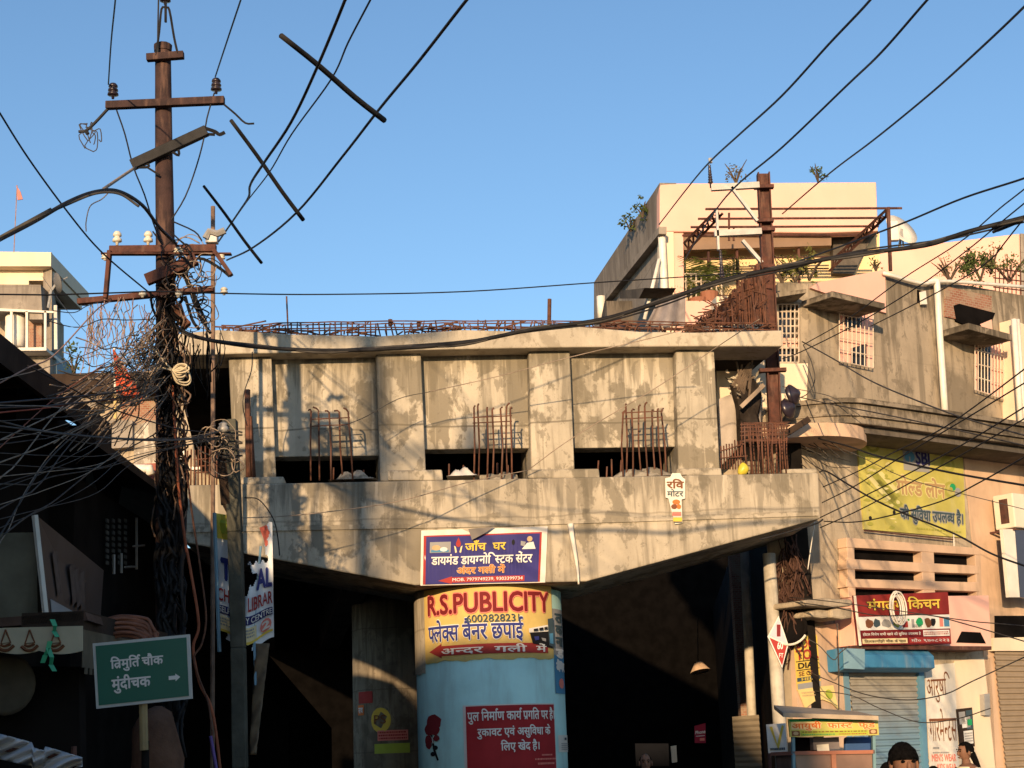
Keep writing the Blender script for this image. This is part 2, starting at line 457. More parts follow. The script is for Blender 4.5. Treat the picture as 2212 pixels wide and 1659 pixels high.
class Sign:
    def __init__(s, face): s.f = face; s.mb = MB(); s.inks = []
    def ink(s, k):
        m = INK[k] if isinstance(k, str) else k
        if m not in s.inks: s.inks.append(m)
        s.mb.mi = s.inks.index(m)
    def poly(s, pts, k, off=.006, sub=1):
        s.ink(k)
        s.mb.quad(*[s.f.at(a, b, off) for a, b in pts])
    def rect(s, a0, a1, b0, b1, k, off=.006, n=1):
        s.ink(k)
        for i in range(n):
            x0 = a0 + (a1 - a0) * i / n; x1 = a0 + (a1 - a0) * (i + 1) / n
            s.mb.quad(*[s.f.at(a, b, off) for a, b in ((x0, b0), (x1, b0), (x1, b1), (x0, b1))])
    def blob(s, a, b, ra, rb, k, off=.006, n=12, j=0.0):
        s.ink(k)
        s.mb.quad(*[s.f.at(a + ra * math.cos(2 * math.pi * i / n) * (1 + j * random.uniform(-1, 1)), b + rb * math.sin(2 * math.pi * i / n) * (1 + j * random.uniform(-1, 1)), off) for i in range(n)])
    def text(s, txt, a0, a1, b0, b1, k, bold=.0, off=.009, halo=None, hb=.05, slices=0, shear=0):
        vs0, fs0 = typeset(txt, 0.0)
        if not vs0: return
        x0, x1 = min(p[0] for p in vs0), max(p[0] for p in vs0); y0, y1 = min(p[1] for p in vs0), max(p[1] for p in vs0)
        if slices:
            bm = bmesh.new(); bv = [bm.verts.new((x, y, 0)) for x, y in vs0]
            for f in fs0:
                try: bm.faces.new([bv[i] for i in f])
                except ValueError: pass
            for q in range(1, slices):
                bmesh.ops.bisect_plane(bm, geom=bm.verts[:] + bm.edges[:] + bm.faces[:], plane_co=(x0 + (x1 - x0) * q / slices, 0, 0), plane_no=(1, 0, 0))
            bm.verts.index_update()
            vs0 = [(v.co.x, v.co.y) for v in bm.verts]; fs0 = [[v.index for v in f.verts] for f in bm.faces]; bm.free()
        for kk, bo, of in (((halo, bold + hb, off - .006),) if halo else ()) + ((k, bold, off),):
            s.ink(kk)
            nd = 8 if kk is not k and halo else (6 if bo else 0)
            for c in range(nd + 1):
                dx, dy = (0, 0) if c == 0 else (bo * math.cos(c * 2 * math.pi / nd), bo * math.sin(c * 2 * math.pi / nd))
                q = [s.f.at(a0 + (a1 - a0) * (x + dx - x0) / (x1 - x0) + shear * (y - y0) / (y1 - y0), b1 - (b1 - b0) * (y + dy - y0) / (y1 - y0), of + .00035 * c) for x, y in vs0]
                s.mb.add(q, fs0)
    def scribble(s, a0, a1, b0, b1, k, rows=1, off=.008):
        """lines of print too small to read"""
        s.ink(k)
        h = (b1 - b0) / rows
        for r in range(rows):
            a = a0
            while a < a1 - .004:
                w = random.uniform(.02, .07) * (a1 - a0)
                e = min(a + w, a1)
                t0 = b0 + h * (r + .2); t1 = b0 + h * (r + .75)
                s.mb.quad(*[s.f.at(x, y, off) for x, y in ((a, t0), (e, t0), (e, t1), (a, t1))])
                a = e + .018 * (a1 - a0)
    def done(s, parent, name='lettering'):
        return s.mb.build(name, s.inks, parent)

# ------------------------------------------------------------------ ground
g = MB().quad((-400, -200, 0), (400, -200, 0), (400, 900, 0), (-400, 900, 0)).build("ground", MT['pave']); struct(g)
r = MB()
for i in range(30):
    y0, y1 = -60 + i * 6, -54 + i * 6
    def xx(y): return -.15 * max(0, y - 22)
    r.quad((-4.4 + xx(y0), y0, .004), (3.6 + xx(y0), y0, .004), (3.6 + xx(y1), y1, .004), (-4.4 + xx(y1), y1, .004))
struct(r.build("road", MT['road']))

# ------------------------------------------------------------------ flyover under construction
YE = 21.0
_e0 = P(1083, 1030, YE)
FE = Plane(_e0, (1, .07))                 # end face of the flyover
BK = -FE.n                                # into the picture
DF = V((-.15, .99, 0)).normalized()       # the deck runs away to the left
fly = thing("flyover", (FE.at(1055, 1500).x, 22.0, 0), "unfinished concrete flyover end standing on one wide round pier, rusty bars sticking out", "flyover")
def fe(u, v, off=0): return FE.at(u, v, off)
# pier cap (hammerhead)
capb = [fe(398, 1048), fe(1768, 1021), fe(1772, 1120), fe(1266, 1256), fe(896, 1264), fe(398, 1172)]
CAPD = 2.3
m = MB(); m.prism([capb[0], capb[5], capb[4], capb[3], capb[2], capb[1]], BK * CAPD)
cap = m.build("pier_cap", MT['conc_cap'], fly, bevel=.02, fix=True)
# pour seam ledge across the cap
m = MB()
sa, sb = fe(402, 1150, .0), fe(1772, 1112, .0)
m.prism([fe(405, 1139, .022), fe(405, 1150, .022), fe(1000, 1139, .022), fe(1769, 1114, .022), fe(1769, 1103, .022), fe(1000, 1129, .022)], BK * .04)
m.build("seam_band", MT['conc_cap'], cap)
ZC = (capb[3].z + capb[4].z) / 2
# pier column, painted
CY = 22.08
CX = P(1055, 1330, CY).x
CR = (P(1213, 1320, CY).x - P(897, 1320, CY).x) / 2
CC = V((CX, CY, 0))
class Cyl:
    """face of the column between two picture columns"""
    def __init__(s, a0, a1, z0, z1, r): s.a = (a0, a1); s.z = (z0, z1); s.r = r
    def at(s, a, b, off=0):
        t = s.a[0] + (s.a[1] - s.a[0]) * a; rr = s.r + off
        return V((CC.x + rr * math.sin(t), CC.y - rr * math.cos(t), s.z[0] + (s.z[1] - s.z[0]) * b))
def colang(u):          # picture column -> angle round the pier
    x = (P(u, 1450, CY - CR * .5).x - CC.x) / CR
    return math.asin(max(-1, min(1, x)))
def colz(v): return P(1055, v, CY - CR).z
m = MB(); m.lathe(V((CC.x, CC.y, -.1)), (0, 0, 1), [(0, CR), (ZC * .5, CR), (ZC + .06, CR)], 64)
colm = m.build("pier_column", MT['cyan'], fly, smooth=False)
for p_ in colm.data.polygons: p_.use_smooth = abs(p_.normal.z) < .5
# bare cement band on the left side of the top, painted advertisement in yellow
zt, zb = ZC - .005, colz(1424)
bare = Cyl(-1.75, -.985, zt, colz(1446), CR)
m = MB(); m.grid(lambda a, b: bare.at(a, b + .012 * math.sin(a * 19) * (b > .9), .012), 10, 6); m.build("bare_cement_band", MT['conc_cap'], colm, smooth=True)
adf = Cyl(-.985, 1.02, zt, zb, CR)
m = MB(); m.grid(lambda a, b: adf.at(a, b + (.012 * math.sin(a * 23) + .008 * math.sin(a * 61)) * (b > .9), .010), 32, 6)
yel = plain("painted_yellow_ground", (.60, .44, .15), .75, .14, 2.5, .1, 0, (.38, .31, .17), .5)
adv = m.build("painted_advert", yel, colm, smooth=True)
S = Sign(adf)
S.text("R.S.PUBLICITY", .06, .945, .10, .36, 'maroon', .030, .030, 'pink', .04, 48)
S.text("6002828231", .36, .70, .40, .50, 'slate', .01, .036, None, .05, 24)
S.text("<फ>ले<क>स बैनर छपाई", .06, .725, .44, .76, 'blue', .022, .032, 'white', .035, 48)
S.poly([(.055, .855), (.17, .755), (.17, .955)], 'red', .02); S.rect(.17, .93, .79, .925, 'red', .02, 24)
S.text("अ<न>दर  गली  में", .175, .905, .80, .915, 'white', .02, .032, None, 0, 48)
# press drawn on the advert
for q, kk, o in (([(.765, .60), (.985, .52), (.985, .62), (.765, .655)], 'white', .02), ([(.77, .655), (.97, .625), (.97, .86), (.79, .80)], 'black', .02), ([(.925, .46), (.985, .44), (.99, .84), (.93, .82)], 'slate', .022), ([(.935, .66), (.975, .65), (.975, .80), (.94, .79)], 'sky', .025), ([(.80, .605), (.835, .593), (.835, .628), (.80, .637)], 'black', .023), ([(.845, .59), (.88, .578), (.88, .615), (.845, .625)], 'black', .023), ([(.89, .575), (.92, .565), (.92, .605), (.89, .612)], 'black', .023), ([(.80, .71), (.84, .70), (.84, .75), (.81, .76)], 'blue', .023), ([(.86, .72), (.90, .73), (.90, .77), (.87, .76)], 'grey', .023)):
    S.poly(q, kk, o + .02)
S.done(adv)
# side advert, mostly hidden round the right of the column
sd = Cyl(1.03, 1.42, colz(1312), colz(1500), CR)
S = Sign(sd)
S.rect(0, 1, 0, .55, 'grey', .010, 4); S.rect(0, 1, .55, 1, 'sky', .010, 4)
for i, tx in enumerate(["त", "क", "ना", "ड", "बै"]): S.text(tx, .15, .8, .06 + .14 * i, .16 + .14 * i, 'slate' if i < 3 else 'white', .05, .016, None, 0, 4)
S.text("बैनर", .1, .9, .60, .74, 'white', .05, .016, None, 0, 6); S.blob(.5, .88, .25, .06, 'pink', .016)
S.done(colm, "side_advert")
# painted rose
ro = Cyl(colang(915), colang(958), colz(1535), colz(1640), CR)
S = Sign(ro)
for a, b, ra, rb in ((.55, .2, .38, .17), (.35, .33, .3, .13), (.62, .34, .25, .12), (.25, .55, .22, .11), (.28, .66, .18, .08), (.68, .52, .16, .06)): S.blob(a, b, ra, rb, 'darkred', .012 + .001 * b, 14, .12)
S.poly([(.42, .45), (.5, .45), (.62, .75), (.78, .98), (.70, .99), (.52, .78)], 'black', .014)
for a, b in ((.62, .72), (.5, .85)): S.blob(a, b, .13, .05, 'black', .014)
S.poly([(.46, .5), (.5, .5), (.55, .62), (.5, .63)], 'white', .016)
S.done(colm, "painted_rose")
# deep I-girders, end diaphragms, deck
def fprism(px, off0, dep, mat, name, parent, bev=.012, dirv=None):
    mm = MB(); mm.prism([fe(u, v, off0) for u, v in px], (dirv or BK) * dep)
    return mm.build(name, mat, parent, bevel=bev, fix=True)
OG, OP = -.66, -.84                     # girder face and panel face behind the cap face
LEN = 62.0
for a, b, c, d in ((493, 586, 597, 506), (812, 909, 921, 822), (1142, 1231, 1242, 1148), (1459, 1543, 1556, 1466)):
    # (top-left, top-right, bottom-right, bottom-left columns of the end face)
    g_ = fprism([(a, 757), (d, 1040 if d < 900 else 1030), (c, 1040 if d < 900 else 1030), (b, 755)], OG, .9, MT['conc'], "girder", fly, .02, DF)
    mm = MB(); mm.prism([fe(u, v, OG) + DF * .901 for u, v in ((a + 3, 757), (d + 3, 1039 if d < 900 else 1029), (c - 3, 1039 if d < 900 else 1029), (b - 3, 755))], DF * LEN); mm.build("girder_web", MT['deck_shade'], g_, fix=True)
for i, (a, b, vt, vb) in enumerate(((586, 822, 770, 987), (909, 1146, 764, 971), (1231, 1462, 762, 968))):
    fprism([(a - 4, vt), (a + 4, vb), (b + 6, vb - 3), (b - 8, vt - 4)], OP, .35, MT['conc'], "end_panel", fly, .012)
# deck slab: fascia band with a slightly wavy top, soffit running back
top = [(370, 722), (470, 712), (640, 722), (820, 726), (1000, 712), (1150, 716), (1250, 705), (1380, 716), (1500, 718), (1690, 713)]
bot = [(1691, 748), (1500, 748), (1240, 750), (1000, 754), (740, 760), (520, 764), (366, 768)]
m = MB(); m.prism([fe(u, v, -.46) for u, v in top + bot], DF * .8)
slab = m.build("deck_slab", MT['conc_slab'], fly, bevel=.02, fix=True)
m = MB(); m.prism([fe(u, v, -.46) + DF * .801 for u, v in [(374, 724), (1000, 716), (1686, 716), (1687, 747), (1000, 753), (370, 767)]], DF * LEN); m.build("slab_rear", MT['deck_shade'], slab, fix=True)
# dark strips under the slab between girders, the slab's shadow in their colour
m = MB()
for a, b in ((586, 822), (909, 1146), (1231, 1462)):
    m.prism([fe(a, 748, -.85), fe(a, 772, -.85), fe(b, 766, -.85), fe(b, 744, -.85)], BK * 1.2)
m.build("slab_shade_strip", MT['conc_dark'], fly, fix=True)
# bearing plinths and loose mortar on the cap top
for (a, b, vt, vb, off, dep) in ((520, 615, 1031, 1046, -.03, .75), (838, 957, 1016, 1038, -.04, .8), (1000, 1120, 1026, 1036, -.25, .6), (1140, 1296, 1014, 1033, -.04, .8), (1462, 1560, 1012, 1028, -.04, .8), (1690, 1766, 1013, 1023, -.2, 1.2)):
    fprism([(a, vt), (a, vb), (b, vb), (b - 2, vt - 2)], off, dep, MT['conc_cap'], "bearing_plinth", fly, .02)
for u, v, w in ((765, 1030, .32), (1080, 1034, .40), (1390, 1024, .55)):
    c = fe(u, v + 8, -.35)
    m = MB()
    def lump(a, b):
        x = (a - .5) * 2; y = (b - .5) * 2; h = max(0, 1 - x * x - y * y)
        return c + V((x * w, y * .3, h * .13 * (1 + .4 * math.sin(9 * x + 5 * y)) - .03))
    m.grid(lump, 18, 10); m.build("mortar_mound", MT['conc_cap'], fly, smooth=True)
# starter bars: three cages standing on the cap, hooked at the top
def bar_part(pts, r, parent, name="bar"):
    return MB().tube(pts, r, 5).build(name, MT['rebar'], parent, smooth=True)
def cage(cols, tops, base, spread, hook, ties, label=None):
    root = MB()
    k = fe(cols[0], base, -.2)
    for vt in ties:
        for o in (-.04, -.24):
            root.tube([fe(cols[0] - 3, vt, o), fe(cols[-1] + 4, vt - 4, o)], .008, 5)
        for cc in (cols[0], cols[-1]):
            root.tube([fe(cc, vt, -.03), fe(cc, vt, -.25)], .008, 5)
    root = root.build("rebar_cage", MT['rebar'], fly)
    for i, (u, vt) in enumerate(zip(cols, tops)):
        o = -.04 if i % 2 == 0 else -.24
        ub = u + spread * (i / (len(cols) - 1)) + random.uniform(-1, 1)
        a = fe(ub, base + 8, o); b = fe(u, vt, o)
        hd = FE.d * (-hook * random.uniform(.0, .05)) + V((0, .0, random.uniform(-.01, .02)))
        b = b + V((0, 0, random.uniform(-.05, .04)))
        pts = [a, a.lerp(b, .5) + FE.d * random.uniform(-.025, .025), b, b + V((0, 0, .025)) + hd * .6]
        if random.random() < .7: pts.append(b + V((0, 0, .03)) + hd * random.uniform(1.1, 2.0) - FE.n * random.uniform(-.05, .05))
        bar_part(pts, .0125, root)
    return root
cage([672, 688, 711, 733, 752], [893, 886, 890, 890, 888], 1030, 10, 1, (906, 921))
cage([1024, 1032, 1052, 1063, 1081, 1094, 1102], [886, 884, 884, 880, 882, 876, 880], 1033, 4, -1, (902, 914))
cage([1346, 1352, 1364, 1380, 1393, 1408, 1420, 1428], [886, 882, 880, 882, 882, 884, 880, 884], 1026, 12, -1, (892, 905))
for u, vt in ((786, 1015), (970, 1002), (1000, 1005), (1290, 995), (1322, 992), (1340, 994), (1310, 1008), (720, 1010), (1075, 1000), (1098, 1005)):
    p0 = fe(u, 1040, -.55); p1 = fe(u + random.uniform(-3, 3), vt, -.55)
    bar_part([p0, p1], .012, fly, "starter_bar")
# big corner cage at the right end of the cap
m = MB()
for v in (914, 921, 930, 938, 950):
    m.tube([fe(1600, v + 3, -.15), fe(1700, v - 2 + 3, -.15)], .008, 5); m.tube([fe(1606, v, -.9), fe(1706, v - 2, -.9)], .008, 5)
    m.tube([fe(1600, v + 3, -.15), fe(1606, v, -.9)], .008, 5); m.tube([fe(1700, v + 1, -.15), fe(1706, v - 2, -.9)], .008, 5)
m.tube([fe(1556, 975, -.3), fe(1610, 958, -.3)], .009, 5); m.tube([fe(1556, 990, -.3), fe(1615, 985, -.3)], .009, 5)
cg = m.build("rebar_cage", MT['rebar'], fly)
for i in range(17):
    u = 1602 + i * 6.1
    o = -.15 if i % 2 else -.9
    b = fe(u, 916 + random.uniform(-3, 6), o); a = fe(u + 8 - i * .3 + random.uniform(-2, 2), 1026, o)
    bar_part([a, a.lerp(b, .5) + FE.d * random.uniform(-.02, .02), b], .0125, cg)
for i in range(8):
    u = 1557 + i * 6; b = fe(u, 955 + random.uniform(0, 10) - i * 1.2, -.35); a = fe(u + 2, 1014, -.35)
    bar_part([a, b], .011, cg)
# two leaning starter bars at left girder and the left end cage
m = MB(); 
for v in (985, 1000, 1014): m.tube([fe(418, v + 8, -.5), fe(470, v + 4, -.5)], .008, 5)
cg2 = m.build("rebar_cage", MT['rebar'], fly)
for i in range(9):
    u = 404 + i * 8; bar_part([fe(u, 1048, -.5), fe(u + random.uniform(-2, 2), 962 + random.uniform(0, 15), -.5)], .011, cg2)
# deck reinforcement mat: two long bars and many crooked stirrups
m = MB()
def topv(u):
    for (a, va), (b, vb) in zip(top, top[1:]):
        if a <= u <= b: return va + (vb - va) * (u - a) / (b - a)
    return 715
def crest(u): return 700 - 7 * math.sin((u - 480) / 1150 * 3.0) + (4 if u < 560 else 0)
for dv, o in ((0, -.53), (5, -.9), (13, -.56), (17, -1.1)):
    m.tube([fe(u, crest(u) + dv + random.uniform(-1, 1), o) for u in range(478, 1690, 40)], .010, 5)
mat_ = m.build("deck_rebar_mat", MT['rebar'], fly)
for i in range(99):
    u = 482 + i * 12.2 + random.uniform(-3, 3)
    o = random.choice((-.53, -.7, -.95)); lean = random.uniform(-9, 9) if u > 800 else random.uniform(-2, 2)
    t = fe(u + lean, crest(u) + random.uniform(-2, 6), o); b = fe(u, topv(u) + 3, o)
    pts = [b, b.lerp(t, .6), t] + ([t + FE.d * random.uniform(-.06, .06) + V((0, 0, -.03))] if random.random() < .6 else [])
    bar_part(pts, .011, mat_, "stirrup")
for i in range(80):
    u = random.uniform(500, 1680); v = topv(u) - random.uniform(0, 9); o = random.uniform(-1.2, -.5)
    a = fe(u, v, o); bar_part([a, a + FE.d * random.uniform(-.5, .5) + V((0, random.uniform(-.2, .4), random.uniform(-.03, .06)))], .012, mat_, "loose_rod")
# long leaning rusty props and posts standing on the deck
bar_part([fe(1186, 702, -1.5), fe(1187, 646, -1.5)], .03, fly, "post")
bar_part([fe(622, 712, -1.2), fe(619, 640, -1.2)], .012, fly, "post")
bar_part([fe(843, 704, -.6), fe(843, 690, -.6)], .03, fly, "post")
bar_part([fe(905, 704, -.6), fe(904, 696, -.6)], .03, fly, "post")
# fan of splayed reinforcement at the right end of the deck
m = MB()
fan = []
for i in range(64):
    t = i / 63
    base = fe(1500 + 165 * t, 703 - 4 * t, -.4 - 1.2 * random.random())
    tip = fe(1512 + 132 * t, 690 - 128 * t ** 1.25 + random.uniform(-5, 5), -.4 - 1.2 * random.random())
    fan.append((base, tip))
    m.tube([base, tip], .011, 4)
for k in range(110):
    t = random.random(); q = random.uniform(.0, 1)
    a = fan[int(t * 63)]; p_ = a[0].lerp(a[1], q)
    m.tube([p_, p_ + FE.d * random.uniform(-.3, .3) + V((0, 0, random.uniform(-.1, .14)))], .009, 4)
m.build("splayed_rebar", MT['rebar'], fly)
# side bars of the cage seen against the steel post at the deck's right end
m = MB()
for i in range(12):
    u = 1600 + i * 5; m.tube([fe(u, 702, -.7), fe(u - 4 + random.uniform(-2, 2), 600 + random.uniform(0, 40) - i * 2, -.7)], .011, 4)
m.build("upright_bars", MT['rebar'], fly)
# second pier further down the road
C2 = V((P(856, 1500, 38).x, 38.6, 0))
m = MB(); m.lathe(V((C2.x, C2.y, -.1)), (0, 0, 1), [(0, 1.06), (6.2, 1.06)], 40)
p2 = m.build("pier_column", concrete("old_pier_concrete", (.24, .205, .155), (.13, .11, .085), .5, (.5, .6), 1.3, 21), fly)
for p_ in p2.data.polygons: p_.use_smooth = abs(p_.normal.z) < .5
class Cyl2(Cyl):
    def at(s, a, b, off=0):
        t = s.a[0] + (s.a[1] - s.a[0]) * a; rr = 1.06 + off
        return V((C2.x + rr * math.sin(t), C2.y - rr * math.cos(t), s.z[0] + (s.z[1] - s.z[0]) * b))
S = Sign(Cyl2(-1.25, .3, P(800, 1480, 37.6).z, P(800, 1640, 37.6).z, 1.06))
S.rect(.20, .48, .08, .24, 'red', .012, 4); S.rect(.18, .32, .26, .40, 'orange', .014, 3); S.text("सच", .20, .30, .30, .37, 'white', .03, .02)
S.blob(.60, .48, .15, .17, 'yellow', .012, 16); S.text("PS", .50, .68, .41, .53, 'brown', .0, .02)
S.rect(.55, .98, .62, .76, 'pink', .012, 6); S.scribble(.57, .96, .63, .75, 'red', 3, .018); S.rect(.5, 1, .80, .93, 'lime', .012, 6)
S.done(p2, "pasted_bills")
# stub bars left standing beside the first girder
for a, b, r_ in (((537, 1030), (534, 842), .042), ((548, 1030), (540, 900), .03)):
    bar_part([fe(a[0], a[1], -.4), fe(b[0], b[1], -.4)], r_, fly, "stub_post")
# ================================================================== right-hand corner building
A = Plane(P(1770, 1000, 23.4), (.8, .6))
fa = A.at
def aprism(px, off0, off1, mat, name, parent, bev=0):
    """polygon drawn on the facade, from off0 (back) to off1 (front)"""
    mm = MB(); mm.prism([fa(u, v, off1) for u, v in px], -A.n * (off1 - off0))
    return mm.build(name, mat, parent, bevel=bev, fix=True)
def abox(s0, s1, z0, z1, o0, o1, mat, name, parent, bev=0):
    mm = MB(); mm.hexa([A.pt(s0, z0, o1), A.pt(s1, z0, o1), A.pt(s1, z0, o0), A.pt(s0, z0, o0), A.pt(s0, z1, o1), A.pt(s1, z1, o1), A.pt(s1, z1, o0), A.pt(s0, z1, o0)])
    return mm.build(name, mat, parent, bevel=bev, fix=True)
cb = thing("corner_building", (fa(1900, 1600).x, fa(1900, 1600).y, 0), "stained grey and peach corner building with shops below and a black moulded ledge round it", "building")
sL, zLt = A.sz(1827, 866, .85); _, zLb = A.sz(1827, 909, .85)
s0w, _ = A.sz(1704, 1300); sEnd = A.sz(2330, 1300)[0] + 4
# lower wall, grey plaster left, peach right
sP = A.sz(2092, 1100)[0]
abox(s0w, sP, -.1, zLb + .05, -.35, 0, MT['wall_low'], "wall", cb)
abox(sP + .001, sEnd, -.1, zLb + .05, -.35, .012, MT['peach2'], "wall", cb)
# side wall running back beside the flyover
cor = A.pt(s0w, 0); sdv = V((.08, .99, 0)).normalized()
m = MB(); q = [cor, cor + sdv * 40]
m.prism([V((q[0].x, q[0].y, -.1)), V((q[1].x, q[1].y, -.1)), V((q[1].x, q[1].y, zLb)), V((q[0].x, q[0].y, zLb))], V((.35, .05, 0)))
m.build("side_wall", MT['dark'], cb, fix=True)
# upper wall
up = [(1745, 612), (1905, 628), (1906, 588), (2000, 614), (2028, 606), (2560, 700), (2560, 1050), (1745, 900)]
aprism(up, -.3, 0, MT['wall_grey'], "upper_wall", cb)
# chamfered corner bay (faces the viewer), pale plaster with the barred window
CB = Plane(fa(1745, 800), (.985, .17))
def cprism(px, off0, off1, mat, name, parent, bev=0):
    mm = MB(); mm.prism([CB.at(u, v, off1) for u, v in px], -CB.n * (off1 - off0))
    return mm.build(name, mat, parent, bevel=bev, fix=True)
cprism([(1548, 640), (1680, 640), (1680, 900), (1548, 900)], -.3, 0, MT['cream'], "corner_wall", cb)
cprism([(1680, 612), (1745, 612), (1745, 655), (1680, 655)], -.3, 0, MT['wall_grey'], "corner_wall", cb)
cprism([(1680, 785), (1745, 785), (1745, 900), (1680, 900)], -.3, 0, MT['cream'], "corner_wall", cb)
cprism([(1728, 655), (1745, 655), (1745, 785), (1728, 785)], -.3, 0, MT['wall_grey'], "corner_wall", cb)
def grille(plane, u0, u1, vt, vb, ncol, nrow, off, mat, parent, r=.012, vt2=None, vb2=None):
    vt2 = vt if vt2 is None else vt2; vb2 = vb if vb2 is None else vb2
    mm = MB()
    for i in range(ncol + 1):
        t = i / ncol; mm.tube([plane.at(u0 + (u1 - u0) * t, vt + (vt2 - vt) * t, off), plane.at(u0 + (u1 - u0) * t, vb + (vb2 - vb) * t, off)], r, 4)
    for j in range(nrow + 1):
        t = j / nrow; mm.tube([plane.at(u0, vt + (vb - vt) * t, off), plane.at(u1, vt2 + (vb2 - vt2) * t, off)], r, 4)
    return mm.build("grille", mat, parent)
m = MB(); m.quad(*[CB.at(u, v, -.22) for u, v in ((1679, 655), (1729, 655), (1729, 786), (1679, 786))])
w = m.build("window", MT['glass'], cb)
grille(CB, 1681, 1726, 657, 783, 5, 8, -.02, MT['grille'], w)
m = MB(); m.quad(*[CB.at(u, v, -.12) for u, v in ((1681, 730), (1727, 730), (1727, 752), (1681, 752))]); m.build("curtain", MT['peach'], w)
cprism([(1672, 634), (1742, 624), (1742, 632), (1672, 643)], 0, .45, MT['ledge'], "sunshade", cb)
cprism([(1500, 880), (1740, 880), (1740, 1120), (1500, 1120)], -.3, 0, MT['wall_low'], "corner_wall", cb)
# window with grille under a sloping sunshade
def awindow(u0, u1, vt, vb, vt2, vb2, ncol, nrow, dark):
    f = MB(); f.quad(fa(u0, vt, .015), fa(u1, vt2, .015), fa(u1, vb2, .015), fa(u0, vb, .015))
    fr = f.build("window", MT['peach'], cb)
    for d in dark:
        mm = MB(); mm.quad(*[fa(x, y, .022) for x, y in d]); mm.build("pane", MT['glass'], fr)
    grille(A, u0, u1, vt, vb, ncol, nrow, .09, MT['grille'], fr, .010, vt2, vb2)
    return fr
awindow(1813, 1886, 655, 780, 664, 795, 8, 5, (((1826, 684), (1862, 668), (1862, 705), (1826, 715)), ((1838, 752), (1872, 742), (1872, 792), (1838, 786))))
aprism([(1798, 628), (1912, 655), (1912, 668), (1798, 641)], 0, .62, MT['ledge'], "sunshade", cb, .01)
awindow(2106, 2168, 728, 842, 738, 862, 9, 4, (((2112, 742), (2140, 748), (2140, 850), (2112, 842)),))
aprism([(2092, 697), (2186, 722), (2186, 736), (2092, 711)], 0, .6, MT['ledge'], "sunshade", cb, .01)
# small vent with white shutter flap
aprism([(1982, 626), (1996, 629), (1996, 657), (1982, 653)], -.05, .012, MT['black'], "vent", cb)
aprism([(1990, 630), (2000, 628), (2003, 657), (1992, 657)], .05, .09, MT['white'], "vent_flap", cb)
m = MB(); m.tube([fa(2006, 612, .05), fa(2020, 608, .1), fa(2024, 616, .12), fa(2030, 720, .12), fa(2042, 900, .12)], .055, 8, 3)
m.build("drain_pipe", MT['pipe'], cb, smooth=True)
aprism([(2042, 618), (2142, 640), (2142, 706), (2042, 684)], .0, .03, MT['brick'], "brick_patch", cb)
aprism([(2060, 660), (2072, 656), (2150, 676), (2140, 700), (2110, 712), (2066, 694)], .0, .035, MT['black'], "wall_hole", cb)
aprism([(2118, 700), (2142, 690), (2146, 735), (2128, 722)], .0, .04, MT['peach'], "inner_wall", cb)
aprism([(2186, 690), (2212, 700), (2236, 960), (2196, 945)], .0, .25, MT['cream'], "wall_pier", cb)
m = MB(); m.tube([fa(2190, 690, .4), fa(2206, 935, .4)], .05, 8); m.tube([fa(2199, 690, .38), fa(2214, 935, .38)], .03, 8); m.build("drain_pipe", MT['pipe'], cb, smooth=True)
# peach pentagon: low parapet wall seen over the sunshade
aprism([(1752, 622), (1768, 610), (1912, 582), (1914, 676), (1830, 650)], .0, .05, MT['peach'], "parapet_panel", cb)
# railing on the right roof end
fr = MB()
for i in range(9): fr.tube([fa(2150 + i * 9, 578 + i, -.3), fa(2150 + i * 9, 632 + i, -.3)], .012, 4)
for v in (580, 600, 620): fr.tube([fa(2146, v, -.3), fa(2230, v + 10, -.3)], .012, 4)
fr.build("roof_railing", MT['rail'], cb)
m = MB(); m.tube([fa(1908, 590, .1), fa(1990, 612, .12), fa(2050, 608, .12), fa(2240, 622, .12)], .03, 6, 4); m.build("roof_pipe", MT['pipe'], cb, smooth=True)
# black moulded ledge: along the facade and round the corner
plan = [A.pt(sEnd, 0, .85)]
sC = A.sz(1885, 900, .85)[0]
plan += [A.pt(sC + .9, 0, .85)]
cc = A.pt(sC, 0, -.15)
for i in range(1, 9):
    t = i / 8 * 1.9
    plan.append(cc + A.n * (1.0 * math.cos(t)) - A.d * (1.0 * math.sin(t)))
plan += [A.pt(sC + .1, 0, -.4), A.pt(sC + .2, 0, -.4), A.pt(sEnd, 0, -.4)]
def planprism(pl, z0, z1, mat, name, parent, bev=0):
    mm = MB(); mm.prism([V((p_.x, p_.y, z0)) for p_ in pl], (0, 0, z1 - z0)); return mm.build(name, mat, parent, bevel=bev, fix=True)
planprism(plan, zLb, zLt, MT['ledge'], "ledge", cb, .015)
def grow(pl, d): return [p_ + A.n * d for p_ in pl[:-3]] + pl[-3:]
planprism(grow(plan, .06), zLt + .002, zLt + .07, MT['ledge'], "ledge_moulding", cb)
planprism(grow(plan, .05), zLb + (zLt - zLb) * .36, zLb + (zLt - zLb) * .44, MT['ledge'], "ledge_moulding", cb)
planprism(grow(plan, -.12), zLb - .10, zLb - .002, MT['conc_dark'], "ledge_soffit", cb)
# peach drum under the ledge at the corner
dc = A.pt(A.sz(1742, 920)[0], 0, -.1); dr = .92
zd1 = zLb - .03; zd0 = zd1 - .19
planprism([dc + A.n * (dr * math.cos(t)) - A.d * (dr * math.sin(t)) for t in [-1.7 + 3.4 * i / 16 for i in range(17)]], zd0, zd1, MT['peach2'], "corner_drum", cb)
